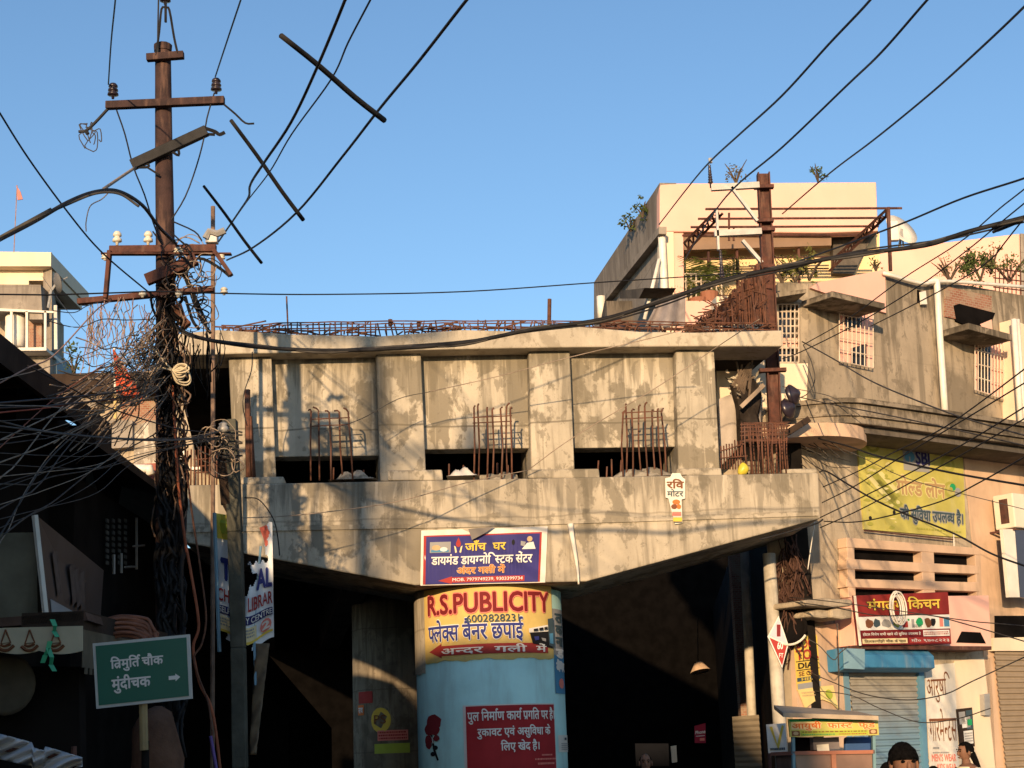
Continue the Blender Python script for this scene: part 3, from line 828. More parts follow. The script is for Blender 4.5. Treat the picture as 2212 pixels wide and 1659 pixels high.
# louvred ventilation block
vb_ = MB(); 
abk = aprism([(1836, 1172), (2112, 1196), (2112, 1292), (1836, 1286)], 0, .02, MT['black'], "vent_block", cb)
def slat(px): aprism(px, .02, .20, MT['peach2'], "slat", abk, .008)
slat([(1829, 1161), (2116, 1184), (2116, 1199), (1829, 1182)])
slat([(1829, 1207), (2116, 1222), (2116, 1240), (1829, 1229)])
slat([(1829, 1250), (2116, 1258), (2116, 1278), (1829, 1268)])
for a, b in ((1829, 1845), (1990, 2017), (2106, 2118)):
    aprism([(a, 1162 + (a - 1829) * .08), (b, 1162 + (b - 1829) * .08), (b + 4, 1292), (a + 4, 1290)], .02, .19, MT['peach2'], "mullion", abk, .008)
# broken concrete sunshades over the small shop
for (a, b, vt, vb2, off) in ((1738, 1842, 1292, 1312, .62), (1752, 1800, 1316, 1336, .5), (1796, 1842, 1312, 1338, .55)):
    aprism([(a, vt + 4), (a + (b - a) * .4, vt), (b, vt + 3), (b, vb2 - 3), (a + (b - a) * .55, vb2), (a, vb2 - 4)], .0, off, MT['wall_low'], "broken_sunshade", cb, .03)
# band behind the kitchen board with the stepped dark opening
aprism([(1846, 1290), (2136, 1286), (2142, 1398), (1846, 1398)], .0, .38, MT['peach'], "shop_band", cb, .01)
aprism([(2066, 1388), (2078, 1364), (2118, 1366), (2130, 1390)], .38, .388, MT['black'], "band_opening", cb)
aprism([(1846, 1394), (2142, 1396), (2142, 1404), (1846, 1402)], .0, .44, MT['rail'], "band_edge", cb)
aprism([(2150, 1330), (2230, 1330), (2230, 1378), (2150, 1378)], .0, .03, MT['black'], "fanlight", cb)
aprism([(2146, 1378), (2230, 1376), (2230, 1406), (2146, 1406)], .0, .12, MT['cream'], "shop_lintel", cb)
# shutters
def shutter(u0, u1, vt, vb, off, mat, name, n, bot=None):
    (s0, z1), (s1, _) = A.sz(u0, vt, off), A.sz(u1, vt, off)
    z0 = max(0, A.sz(u0, vb, off)[1]) if vb else 0
    mm = MB(); k = int((z1 - z0) / n)
    pr = []
    for i in range(k + 1):
        z = z1 - i * n
        pr += [(z, 0), (z - n * .22, .022), (z - n * .6, .022), (z - n * .8, 0)]
    for (za, oa), (zb_, ob) in zip(pr, pr[1:]):
        mm.quad(A.pt(s0, za, off + oa), A.pt(s1, za, off + oa), A.pt(s1, zb_, off + ob), A.pt(s0, zb_, off + ob))
    return mm.build(name, mat, cb)
def shmat(name, c1, c2, z0, z1):
    t = NT(name)
    sp = t.n("ShaderNodeSeparateXYZ"); t.l(t.tc, sp.inputs[0])
    f = t.ramp(sp.outputs[2], z0, z1)
    a = t.mix(f, c1, c2); a = t.mix(t.mul(t.ramp(t.noise(4, 5), .45, .7), .3), a, (.16, .13, .10))
    t.bump(t.noise(30, 3), .1)
    return t.out(a, .55)
shb = shmat("faded_blue_shutter_paint", (.15, .25, .33), (.30, .28, .24), 1.7, 2.6)
shutter(1832, 1986, 1446, None, .06, shb, "roller_shutter", .085)
shutter(2146, 2330, 1406, None, .05, plain("brown_shutter", (.30, .235, .165), .6, .12, 3, .05), "roller_shutter", .085)
aprism([(1984, 1440), (1996, 1440), (2008, 1700), (1998, 1700)], .0, .12, flat("blue_frame", (.11, .25, .36)), "shutter_frame", cb)
aprism([(1822, 1440), (1833, 1440), (1848, 1700), (1838, 1700)], .0, .12, flat("blue_frame_dull", (.14, .25, .33)), "shutter_frame", cb)
# blue shutter housing
bl = plain("blue_housing_paint", (.05, .20, .37), .5, .10, 3, .05, 0, (.35, .33, .28), .3)
(sa_, za_), (sb_, _) = A.sz(1822, 1402, .42), A.sz(2014, 1402, .42)
zb0 = A.sz(1900, 1442, .42)[1]
m = MB(); m.prism([A.pt(sa_, za_, .0), A.pt(sa_, za_ + .02, .32), A.pt(sa_, za_ - .08, .44), A.pt(sa_, zb0, .44), A.pt(sa_, zb0 - .05, .30), A.pt(sa_, zb0 - .05, 0)], A.d * (sb_ - sa_))
hb = m.build("shutter_housing", bl, cb, bevel=.012, fix=True)
aprism([(1822, 1400), (1868, 1402), (1868, 1446), (1824, 1444)], .44, .452, plain("faded_blue_end", (.20, .34, .42), .6, .1, 3, .05), "housing_end", hb)
# painted garments wall
gwall = aprism([(1998, 1438), (2062, 1432), (2074, 1705), (2012, 1705)], .0, .015, MT['white'], "painted_wall_panel", cb)
F = Face(fa(2000, 1440, .02), fa(2060, 1436, .02), fa(2072, 1660, .02), fa(2013, 1660, .02))
S = Sign(F)
S.text("आरुषि", -.02, .82, .06, .36, 'brown', .0, .004); S.text("गारमे<न>टस", .0, .98, .42, .74, 'brown', .0, .004)
S.text("MEN'S WEAR", .02, .90, .86, .93, 'pink', .02, .004); S.scribble(.08, .3, .785, .82, 'grey', 1, .004); S.scribble(.06, .66, .835, .86, 'grey', 1, .004)
S.text("KIDS WEAR", .2, .88, .955, 1.02, 'pink', .02, .004)
S.done(gwall)
aprism([(2062, 1428), (2140, 1420), (2154, 1705), (2074, 1705)], .0, .012, MT['cream'], "painted_wall_panel", cb)
aprism([(2126, 1500), (2138, 1498), (2140, 1545), (2128, 1545)], .012, .10, MT['galv'], "meter_box", cb)
# pillar at the left shop
aprism([(1716, 1360), (1822, 1345), (1836, 1700), (1730, 1700)], .0, .10, MT['peach2'], "pillar", cb)
# narrow pale poles and a brick pier in the passage under the cap
m = MB(); pa = P(1577, 1185, 31); m.box(pa.x, pa.x + .22, 31, 31.4, 0, P(1577, 1170, 31).z); m.build("brick_pier", MT['brick'], cb)
# shuttered shop front deep in the passage
SW = Plane(cor, (.13, -.99))
m = MB()
b0 = P(1582, 1560, 26.2); b1 = P(1640, 1560, 25.6)
sx = b1 - b0
for i in range(25):
    z = 2.25 - i * .09
    m.quad(V((b0.x, b0.y, z)), V((b1.x, b1.y, z)), V((b1.x, b1.y - .02, z - .05)), V((b0.x, b0.y - .02, z - .05)))
    m.quad(V((b0.x, b0.y - .02, z - .05)), V((b1.x, b1.y - .02, z - .05)), V((b1.x, b1.y + .03, z - .09)), V((b0.x, b0.y + .03, z - .09)))
m.build("roller_shutter", plain("tan_shutter", (.30, .25, .18), .6, .1, 3, .05), cb)

# ------------------------------------------------------------------ tall peach house above
B = Plane(P(1425, 600, 27.2), (.994, .106))
fb = B.at
SD = Plane(P(1425, 395, 27.2), (.13, -.99))
ph = thing("peach_house", (fb(1650, 600).x, fb(1650, 600).y, 0), "tall peach rooftop house with bare grey left side and a roofed terrace", "building")
def bprism(px, o0, o1, mat, name, parent, bev=0):
    mm = MB(); mm.prism([fb(u, v, o1) for u, v in px], -B.n * (o1 - o0)); return mm.build(name, mat, parent, bevel=bev, fix=True)
bprism([(1425, 396), (1893, 393), (1897, 499), (1780, 503), (1425, 500)], -.3, 0, MT['peach'], "parapet", ph, .02)
bprism([(1427, 500), (1455, 500), (1458, 720), (1430, 720)], -.35, -.02, MT['cream'], "column", ph)
bprism([(1455, 502), (1476, 502), (1478, 720), (1458, 720)], -.3, -.06, MT['peach'], "column", ph)
bprism([(1440, 500), (1900, 500), (1900, 800), (1440, 800)], -.80, -.62, MT['yellowwall'], "back_wall", ph)
# terrace slab soffit and the brown beam below
q0, q1 = fb(1430, 500, -.3), fb(1900, 498, -.3)
m = MB(); zz = q0.z + .1
m.hexa([V((q0.x, q0.y, zz)), V((q1.x, q1.y, zz)), V((q1.x, q1.y, zz)) - B.n * .45, V((q0.x, q0.y, zz)) - B.n * .45, V((q0.x, q0.y, zz + .16)), V((q1.x, q1.y, zz + .16)), V((q1.x, q1.y, zz + .16)) - B.n * .45, V((q0.x, q0.y, zz + .16)) - B.n * .45])
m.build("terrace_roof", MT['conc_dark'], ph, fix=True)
bprism([(1477, 506), (1796, 502), (1796, 530), (1477, 540)], -.32, -.2, plain("brown_beam", (.25, .17, .12), .8, .1, 3, .1), "terrace_beam", ph)
bprism([(1800, 500), (1897, 499), (1868, 540), (1845, 592), (1800, 590)], -.6, -.45, MT['conc_dark'], "wing_wall", ph)
bprism([(1455, 655), (1760, 655), (1760, 760), (1455, 760)], -.5, -.3, MT['cream'], "terrace_wall", ph)
bprism([(1470, 650), (1540, 650), (1530, 700), (1470, 700)], -.1, .05, MT['peach'], "balcony_panel", ph)
# railing
fr = MB()
for i in range(8): fr.tube([fb(1482 + i * 11, 592, -.1), fb(1482 + i * 11, 650, -.1)], .014, 4)
for v in (592, 608, 630): fr.tube([fb(1478, v, -.1), fb(1562, v, -.1)], .016, 4)
fr.build("terrace_railing", MT['grille'], ph)
# bare side wall with its projecting band and window hood
def sprism(px, o0, o1, mat, name, parent):
    mm = MB(); mm.prism([SD.at(u, v, o1) for u, v in px], -SD.n * (o1 - o0)); return mm.build(name, mat, parent, fix=True)
sprism([(1425, 395), (1425, 760), (1283, 760), (1283, 610)], -.3, 0, MT['wall_side'], "side_wall", ph)
sprism([(1423, 490), (1423, 505), (1303, 655), (1303, 643)], 0, .14, MT['wall_side'], "side_band", ph)
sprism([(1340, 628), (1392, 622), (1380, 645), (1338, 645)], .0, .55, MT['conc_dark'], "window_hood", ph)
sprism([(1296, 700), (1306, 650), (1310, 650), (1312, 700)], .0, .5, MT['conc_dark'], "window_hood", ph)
m = MB(); m.tube([fb(1427, 500, .1), fb(1430, 520, .14), fb(1436, 640, .14), fb(1438, 700, .14)], .07, 8, 2); m.tube([fb(1424, 560, .25), fb(1392, 690, .25)], .035, 6); m.build("drain_pipe", MT['pipe'], ph, smooth=True)
m = MB(); m.tube([SD.at(1298, 640, .3), SD.at(1300, 690, .3)], .09, 8); m.build("drain_pipe", MT['pipe'], ph, smooth=True)
# terrace pergola of thin rods on two lattice brackets
pg = thing("pergola", fb(1650, 520, .6), "rusty rod pergola on lattice brackets fixed to the peach house terrace", "pergola")
def rod_part(pts, r, name, mat=MT['rail'], parent=None, n=5): return MB().tube(pts, r, n).build(name, mat, parent)
for v, a, b, o in ((451, 1524, 1948, 2.0), (472, 1508, 1912, 1.5), (490, 1492, 1898, 1.1), (508, 1474, 1888, .7)): rod_part([fb(a, v + 1, o), fb(b, v - 1, o)], .022, "rod", MT['rail'], pg)
def lattice(p0, p1, p2, p3, n):
    mm = MB(); mm.tube([p0, p1], .03, 4); mm.tube([p2, p3], .03, 4)
    for i in range(n):
        a = p0.lerp(p1, i / n); b = p2.lerp(p3, (i + .5) / n); c = p0.lerp(p1, (i + 1) / n); mm.tube([a, b, c], .018, 4)
    return mm.build("lattice_bracket", MT['rail'], pg)
lattice(fb(1548, 452, 2.0), fb(1478, 525, .5), fb(1560, 462, 1.8), fb(1482, 545, .3), 7)
lattice(fb(1916, 452, 2.0), fb(1800, 560, .3), fb(1920, 462, 1.8), fb(1792, 585, .1), 9)
rod_part([fb(1919, 448, 2.0), fb(1924, 585, 2.0)], .035, "post", MT['rail'], pg)
rod_part([fb(1488, 540, -.3), fb(1488, 520, -.3)], .03, "post", MT['rail'], pg)
for u in (1575, 1585): rod_part([fb(u, 460 + (u - 1575) * 3, .9), fb(u, 520, .9)], .02, "post", MT['rail'], pg)
for u, vt in ((1530, 540), (1592, 540), (1725, 535)): rod_part([fb(u, vt, -.3), fb(u + 2, 650, -.3)], .028, "post", MT['rail'], pg)
rod_part([fb(1490, 560, -.3), fb(1790, 555, -.3)], .015, "rod", MT['rail'], pg); rod_part([fb(1490, 582, -.3), fb(1790, 580, -.3)], .015, "rod", MT['rail'], pg)

# ------------------------------------------------------------------ long peach house behind on the right
Rr = Plane(P(2000, 540, 33), (.985, -.17))
lh = thing("long_peach_house", (Rr.at(2000, 600).x, 33, 0), "long plain peach wall of a house rising behind the grey upper storey", "building")
m = MB(); m.prism([Rr.at(u, v) for u, v in ((1815, 550), (2203, 504), (2210, 760), (1815, 760))], -Rr.n * .5); m.build("wall", MT['peach'], lh, bevel=.03, fix=True)
m = MB(); m.prism([Rr.at(u, v, .02) for u, v in ((2204, 504), (2330, 520), (2330, 760), (2210, 760))], -Rr.n * .5); m.build("end_wall", MT['wall_side'], lh, fix=True)
# rooftop dish antenna
da = thing("dish_antenna", Rr.at(1945, 535, -1), "white mesh dish antenna on a thin stand on the peach roof", "antenna")
c = Rr.at(1948, 495, -1); ax = V((.5, -.75, .45))
m = MB(); m.lathe(c - ax.normalized() * .1, ax, [(0, .02), (.02, .22), (.09, .42), (.10, .42), (.03, .22), (.012, .02)], 18); m.build("dish", MT['white'], da, smooth=True)
m = MB(); m.tube([Rr.at(1942, 540, -1), c], .035, 6); m.tube([Rr.at(1952, 540, -1), c], .02, 5); m.build("stand", MT['galv'], da)
m = MB(); m.obox(Rr.at(1930, 500, -.6), V((.10, 0, 0)), V((0, .08, 0)), V((0, 0, .22))); m.build("receiver_box", MT['white'], da, bevel=.02)
# ================================================================== boards, banners, carts and people on the right
def panel(face, off, th, mat, name, parent, nx=1, ny=1, wav=None):
    """a thin sheet with real thickness"""
    mm = MB()
    w_ = wav or (lambda a, b: 0)
    mm.grid(lambda a, b: face.at(a, b, off + w_(a, b)), nx, ny)
    if nx == 1 and ny == 1:
        mm = MB(); mm.prism([face.at(0, 0, off), face.at(1, 0, off), face.at(1, 1, off), face.at(0, 1, off)], -face.n * th)
        return mm.build(name, mat, parent, fix=True)
    return mm.build(name, mat, parent, smooth=True, solid=th)
# bank hoarding on the facade
F = Face(fa(1851, 935, .03), fa(2079, 962, .03), fa(2087, 1162, .03), fa(1867, 1143, .03))
yl = plain("faded_yellow_flex", (.50, .455, .12), .7, .22, 2.2, .03, 0, (.46, .42, .24), .7)
h = thing("bank_hoarding", F.at(.5, 1), "faded yellow bank hoarding on the grey wall under the moulded ledge", "hoarding")
pn = panel(F, 0, .03, yl, "panel", h)
S = Sign(F)
olive = flat("olive_print", (.34, .33, .07)); pale = flat("pale_yellow_print", (.64, .58, .26)); tan2 = flat("tan_print", (.42, .27, .13))
S.rect(.41, .66, .08, .34, 'grey'); S.blob(.47, .19, .05, .06, 'sky', .009, 16); S.rect(.463, .477, .19, .25, 'grey', .011)
S.text("SBI", .53, .66, .12, .26, 'navy', .035, .01); S.scribble(.54, .66, .285, .31, 'slate', 1, .01)
for q in ([(.03, .36), (.12, .33), (.36, .62), (.28, .70)], [(.10, .50), (.18, .46), (.38, .70), (.30, .78)]): S.poly(q, olive, .006)
for q in ([(.05, .44), (.09, .42), (.27, .66), (.23, .69)], [(.16, .40), (.20, .38), (.36, .58), (.32, .60)]): S.poly(q, pale, .008)
for i in range(46): S.blob(random.uniform(.03, .34), random.uniform(.05, .97), random.uniform(.006, .03), random.uniform(.006, .025), random.choice((olive, pale, yl)), .010, 7, .4)
for a, b in ((.13, .1), (.84, .23), (.86, .50)): S.blob(a, b, .07, .09, olive, .006, 14); S.blob(a, b, .045, .06, yl, .009, 12); S.blob(a, b, .02, .03, olive, .011, 10)
S.blob(.93, .52, .035, .05, 'grey', .008); S.blob(.88, .47, .03, .04, 'green', .010)
S.text("गो<ल>ड लोन", .33, .80, .40, .60, tan2, .03, .010, pale, .05)
S.text("की सुिवधा उपल<ब>ध है।", .35, .97, .71, .90, 'slate', .03, .010, 'grey', .06)
S.blob(.06, .88, .015, .02, 'black', .01); S.blob(.29, .80, .014, .025, 'black', .01)
S.scribble(.5, .95, .93, .96, olive, 1, .009)
S.done(pn)
rod_part([fa(1867, 1146, .07), fa(2060, 1166, .08)], .012, "rod", MT['rail'], h); rod_part([fa(2060, 1150, .09), fa(2061, 1188, .09)], .01, "rod", MT['white'], h)
# kitchen shop board
F = Face(fa(1845, 1287, .62), fa(2047, 1279, .62), fa(2055, 1391, .50), fa(1857, 1394, .50))
h = thing("shop_board", F.at(.5, 1), "maroon and white food shop board with yellow lettering above the blue shutter", "sign")
pn = panel(F, 0, .04, INK['maroon'], "panel", h)
rod_part([F.at(0, 0, .01), F.at(0, 1, .01)], .02, "frame_bar", MT['white'], h)
S = Sign(F)
S.rect(.005, 1, 0, .41, plain("red_board", (.24, .03, .028), .5, .15, 3, .03), .004)
S.text("मंगलम् िकचन", .12, .90, .06, .37, 'yellow', .02, .009, 'black', .045)
S.rect(.0, 1, .43, .70, 'white', .004)
for a, c_, ra in ((.12, 'brown', .04), (.20, 'slate', .035), (.30, 'grey', .05), (.41, 'lime', .04), (.66, 'green', .04), (.75, 'brown', .04), (.81, 'black', .025)): S.blob(a, .565, ra, .09, c_, .008, 10, .25)
S.rect(.47, .53, .54, .66, 'red', .008); S.rect(.53, .55, .49, .53, 'green', .008); S.rect(.57, .60, .50, .67, 'grey', .008); S.rect(.88, .92, .48, .66, 'pink', .008); S.rect(.93, .99, .48, .66, 'sky', .008)
S.text("मसाला", .58, .68, .61, .67, 'slate', 0, .01)
S.rect(.02, .98, .73, .84, 'maroon', .004); S.text("होटल िवशेष सभी खाने की सुिवधा उपल<ब>ध है", .04, .66, .745, .825, 'white', .01, .009); S.rect(.69, .985, .725, .84, 'white', .006); S.scribble(.70, .97, .745, .82, 'red', 2, .01)
S.rect(.03, .51, .87, .97, 'cream', .006); S.text("ितलकामाँझी चौक के पास", .05, .49, .885, .955, 'black', .01, .01); S.rect(.53, .99, .86, .97, 'red', .006); S.text("मो० ९७०८२२३", .55, .97, .875, .955, 'white', .01, .01)
S.done(pn)
# coil of wire hung on the board
m = MB()
for k in range(7):
    c = F.at(.36 + random.uniform(-.02, .02), .26, .09 + .01 * k); r = random.uniform(.14, .2)
    m.tube([c + F.n.cross(V((0, 0, 1))) * (r * math.cos(t * .628) * .8) + V((0, 0, r * 1.25 * math.sin(t * .628))) for t in range(11)], .012, 5, 2)
tag(m.build("cable_coil", MT['white'], None, smooth=True), "white coil of cable hung over the top of the maroon shop board", "cable coil")
# air conditioners at the right edge
def acunit(u0, u1, vt, vb, off0, off1, label):
    t = thing("air_conditioner", fa(u0, vb, off0), label, "air conditioner")
    (s0, z1), (s1, _) = A.sz(u0, vt, off1), A.sz(u1, vt, off1); z0 = A.sz(u0, vb, off1)[1]
    mm = MB(); mm.hexa([A.pt(s0, z0, off1), A.pt(s1, z0, off1), A.pt(s1, z0, off0), A.pt(s0, z0, off0), A.pt(s0, z1, off1), A.pt(s1, z1, off1), A.pt(s1, z1, off0), A.pt(s0, z1, off0)])
    mm.build("casing", MT['ac'], t, bevel=.02, fix=True)
    mm = MB()
    for i in range(9):
        z = z0 + (z1 - z0) * (.12 + .8 * i / 9)
        mm.obox((A.pt(s0 + (s1 - s0) * .3, z, off1 + .012) + A.pt(s1, z, off1 + .012)) / 2, A.d * ((s1 - s0) * .35), A.n * .012, V((0, 0, .015)))
    mm.build("louvre", MT['galv'], t)
    mm = MB(); mm.quad(A.pt(s0 - .004, z0 + .08, off1 - .1), A.pt(s0 - .004, z0 + .08, off0 + .12), A.pt(s0 - .004, z1 - .08, off0 + .12), A.pt(s0 - .004, z1 - .08, off1 - .1)); mm.build("side_grille", MT['rail'], t)
    for s_ in (s0, s1): MB().bar(A.pt(s_, z0 - .03, 0), A.pt(s_, z0 - .03, off1), .03, .03).build("bracket", MT['rail'], t)
acunit(2186, 2300, 1064, 1138, .12, .50, "cream air conditioner box on the peach wall at the right edge")
t = thing("door_panel", fa(2170, 1292, .4), "white upright panel beside a dark blue window at the right edge", "panel")
m = MB(); m.prism([fa(2166, 1143, .45), fa(2192, 1143, .45), (fa(2203, 1290, .45)), fa(2180, 1290, .45)], -A.n * .06); m.build("panel", MT['white'], t, fix=True)
m = MB(); m.prism([fa(2193, 1145, .42), fa(2260, 1145, .42), fa(2262, 1300, .42), fa(2204, 1290, .42)], -A.n * .05); m.build("window_pane", flat("dusk_blue_glass", (.05, .055, .09), .2), t, fix=True)
# tall yellow poster on the pillar
F = Face(fa(1714, 1376, .115), fa(1765, 1371, .115), fa(1774, 1484, .115), fa(1722, 1492, .115))
h = thing("poster", F.at(.5, 1), "tall yellow poster with red lettering on the pillar behind the diamond sign pole", "poster")
pn = panel(F, 0, .006, plain("yellow_paper", (.70, .50, .10), .7, .1, 4, .03), "sheet", h)
S = Sign(F); S.text("DOC", .1, .75, .06, .22, 'red', .02); S.text("TOR", .04, .96, .26, .44, 'red', .03)
S.rect(.02, .98, .46, .475, 'black'); S.text("DIAL", .1, .9, .50, .60, 'black', .03); S.rect(.02, .98, .625, .64, 'black'); S.text("SE CRM", .1, .9, .66, .74, 'brown', .02)
S.rect(.02, .98, .77, .84, 'slate'); S.text("HELP", .2, .8, .78, .83, 'yellow', .01); S.rect(.02, .98, .88, .985, 'grey'); S.done(pn)
F = Face(fa(1722, 1488, .12), fa(1800, 1480, .12), fa(1812, 1534, .14), fa(1734, 1534, .14))
h = thing("poster", F.at(.5, 1), "small yellow paper bill, torn at the foot, below the tall yellow poster", "poster")
m = MB(); pts = [(0, 0), (1, 0), (1, 1), (.86, .72), (.62, .55), (.38, .62), (.2, .8), (.08, .95)]
m.prism([F.at(a, b) for a, b in pts], -F.n * .005); pn = m.build("sheet", plain("pale_yellow_paper", (.74, .58, .24), .7, .1, 4, .03), h, fix=True)
S = Sign(F); S.scribble(.08, .6, .15, .4, 'tan', 2); S.blob(.82, .35, .1, .2, 'lime'); S.done(pn)
# framed notices on the cream wall
F = Face(fa(2066, 1532, .03), fa(2100, 1528, .03), fa(2106, 1612, .03), fa(2074, 1616, .03))
h = thing("notice_frame", F.at(.5, 1), "dark framed notices pasted on the cream wall behind the woman", "notice")
pn = panel(F, 0, .012, MT['darkbrown'], "frame", h)
S = Sign(F); S.rect(.1, .5, .08, .4, 'grey'); S.rect(.25, .8, .22, .5, 'white'); S.rect(.55, .95, .06, .55, 'slate'); S.rect(.6, .9, .3, .45, 'green', .008); S.rect(.3, .9, .58, .92, 'white'); S.scribble(.34, .86, .62, .88, 'grey', 4, .010); S.done(pn)
# blue painted advert posters left of the pole
F = Face(P(1655, 1565, 21.5), P(1697, 1562, 21.5), P(1700, 1625, 21.5), P(1660, 1627, 21.5))
h = thing("bill_board", F.at(.5, 1), "small white board with yellow print behind the diamond sign pole", "board")
pn = panel(F, 0, .02, MT['white'], "panel", h)
S = Sign(F); S.poly([(.15, .1), (.3, .08), (.5, .7), (.8, .05), (.9, .1), (.55, .92)], 'yellow'); S.scribble(.1, .9, .8, .95, 'slate', 1); S.done(pn)
rod_part([P(1662, 1627, 21.52), P(1666, 1760, 21.52)], .025, "post", MT['rail'], h); rod_part([P(1696, 1627, 21.52), P(1700, 1760, 21.52)], .025, "post", MT['rail'], h)
# ------------------------------------------------------------------ fast-food cart
YC = 19.6
Cp = Plane(P(1800, 1600, YC), (.995, .1)); fc = Cp.at
ct = thing("food_cart", (fc(1800, 1600).x, YC + .4, 0), "street food cart with painted sign, glass case and dusty sheet roof", "food cart")
def cbx(px, o0, o1, mat, name, parent=None, bev=0):
    mm = MB(); mm.prism([fc(u, v, o1) for u, v in px], -Cp.n * (o1 - o0)); return mm.build(name, mat, parent or ct, bevel=bev, fix=True)
rf = MB()
a0, a1, a2, a3 = fc(1692, 1549, .25), fc(1898, 1556, .25), fc(1850, 1545, -1.1), fc(1672, 1532, -1.1)
rf.prism([a0, a1, a2, a3], V((0, 0, .05))); rf.build("roof_sheet", plain("dusty_sheet", (.42, .34, .25), .9, .2, 3, .3), ct, fix=True)
F = Face(fc(1703, 1553, .06), fc(1896, 1550, .06), fc(1899, 1588, .06), fc(1707, 1592, .06))
pn = panel(F, 0, .04, plain("lime_sign", (.50, .47, .13), .5, .12, 4, .02), "sign_panel", ct)
S = Sign(F); S.rect(.01, .99, .03, .16, 'green'); S.rect(.02, .30, .18, .60, 'cream', .005); S.text("आयुषी  फा<स>ट  फूड", .03, .96, .16, .66, 'orange', .025, .012, 'cream', .06)
S.rect(.02, .11, .68, .95, 'brown'); S.rect(.89, .98, .66, .92, 'brown'); S.blob(.065, .81, .03, .1, 'tan', .01); S.blob(.935, .79, .03, .1, 'tan', .01)
S.rect(.12, .88, .68, .95, 'lime', .005); S.scribble(.14, .86, .70, .80, 'brown', 1, .01); S.scribble(.14, .5, .85, .94, 'green', 1, .01); S.scribble(.55, .86, .85, .93, 'red', 1, .01); S.scribble(.7, .97, .04, .13, 'yellow', 1, .012); S.done(pn)
for u in (1714, 1888): cbx([(u - 3, 1585), (u + 3, 1585), (u + 8, 1800), (u + 2, 1800)], -.03, .03, flat("blue_frame_paint", (.16, .28, .32)), "leg")
for u in (1720, 1880): cbx([(u - 2, 1560), (u + 2, 1560), (u + 6, 1800), (u + 2, 1800)], -1.0, -.95, MT['galv'], "leg")
cbx([(1712, 1623), (1890, 1620), (1890, 1628), (1712, 1631)], -1.0, .03, plain("red_oxide_frame", (.34, .14, .09), .6, .1), "counter_edge")
cbx([(1718, 1631), (1890, 1628), (1896, 1700), (1724, 1702)], -.95, -.01, plain("case_glass", (.20, .12, .09), .25, .3, 2, 0), "glass_case")
cbx([(1796, 1629), (1806, 1629), (1808, 1700), (1798, 1700)], -.01, .02, plain("red_oxide_bar", (.36, .16, .10), .6, .1), "case_bar")
cbx([(1716, 1592), (1760, 1592), (1760, 1626), (1716, 1626)], -.6, -.5, MT['black'], "back_panel")
cbx([(1825, 1592), (1885, 1592), (1885, 1626), (1825, 1626)], -.5, -.42, flat("blue_tarp", (.035, .085, .22)), "blue_sheet", None, .03)
cbx([(1756, 1594), (1812, 1592), (1814, 1618), (1758, 1620)], -.45, -.3, flat("carton", (.18, .16, .17)), "carton")
cbx([(1764, 1609), (1790, 1607), (1792, 1624), (1766, 1625)], -.3, -.28, MT['white'], "price_card")
cbx([(1715, 1700), (1900, 1700), (1905, 1790), (1720, 1790)], -.95, .0, flat("cart_body", (.25, .12, .09)), "body")
for u in (1740, 1870):
    m = MB(); c = fc(u, 1788, .08); m.lathe(c, Cp.n, [(-.03, .02), (-.03, .30), (.03, .30), (.03, .02)], 18); m.build("wheel", MT['black'], ct)
# ------------------------------------------------------------------ slender street poles and the diamond sign
def pole(u0, v0, u1, Y, r, name, mat, label, cat="pole"):
    t = P(u0, v0, Y); b = P(u1, 1659, Y); d = (b - t) / (t.z - b.z); g_ = t + d * t.z
    return tag(MB().tube([V((g_.x, Y, 0)), t], [r * 1.05, r], 12).build(name, mat, None, smooth=True), label, cat), t, V((g_.x, Y, 0))
pole(1606, 1150, 1629, 27, .075, "street_pole", MT['polegrey'], "plain pale street pole in front of the shuttered shop, left of the diamond sign", "pole")
po, pt_, pb = pole(1661, 1196, 1690, 22.75, .09, "street_pole", MT['polegrey'], "pale mottled street pole that carries the red diamond sign", "pole")
F = Face(P(1658, 1330, 22.60), P(1703, 1330, 22.60), P(1703, 1443, 22.60), P(1658, 1443, 22.60))
h = thing("diamond_sign", F.at(.5, .5), "red and white diamond sign reading 60 fixed to the pale pole", "sign")
def ptg(pts, off, th, mat, name):
    mm = MB(); mm.prism([F.at(a, b, off) for a, b in pts], -F.n * th); return mm.build(name, mat, h, fix=True)
bk = ptg([(.53, 0), (1, .56), (.70, 1), (0, .40)], 0, .02, INK['white'], "plate")
S = Sign(F); S.poly([(.53, .05), (.93, .54), (.09, .385)], flat("lilac_white", (.52, .52, .60)), .004); S.poly([(.09, .42), (.93, .57), (.70, .96)], 'red', .004)
S.rect(.44, .62, .17, .40, 'darkred', .008); S.text("60", .47, .73, .51, .64, 'white', .03, .01); S.text("FT", .55, .75, .72, .80, 'white', .02, .01); S.done(bk)
t = thing("black_dish", P(1715, 1360, 22.8), "round black dish with a pale rim hanging behind the diamond sign", "dish")
c = P(1708, 1358, 22.7); ax = V((-.35, -.9, .25)).normalized()
m = MB(); m.lathe(c, ax, [(0, .02), (.03, .17), (.07, .25), (.065, .25), (.03, .16), (.015, .02)], 24); m.build("bowl", MT['black'], t, smooth=True)
m = MB(); e1 = ax.cross(V((0, 0, 1))).normalized(); e2 = e1.cross(ax)
m.tube([c + ax * .08 + e1 * (.255 * math.cos(a)) + e2 * (.255 * math.sin(a)) for a in [-2.6 + i * .15 for i in range(13)]], .016, 6); m.build("rim", MT['white'], t)
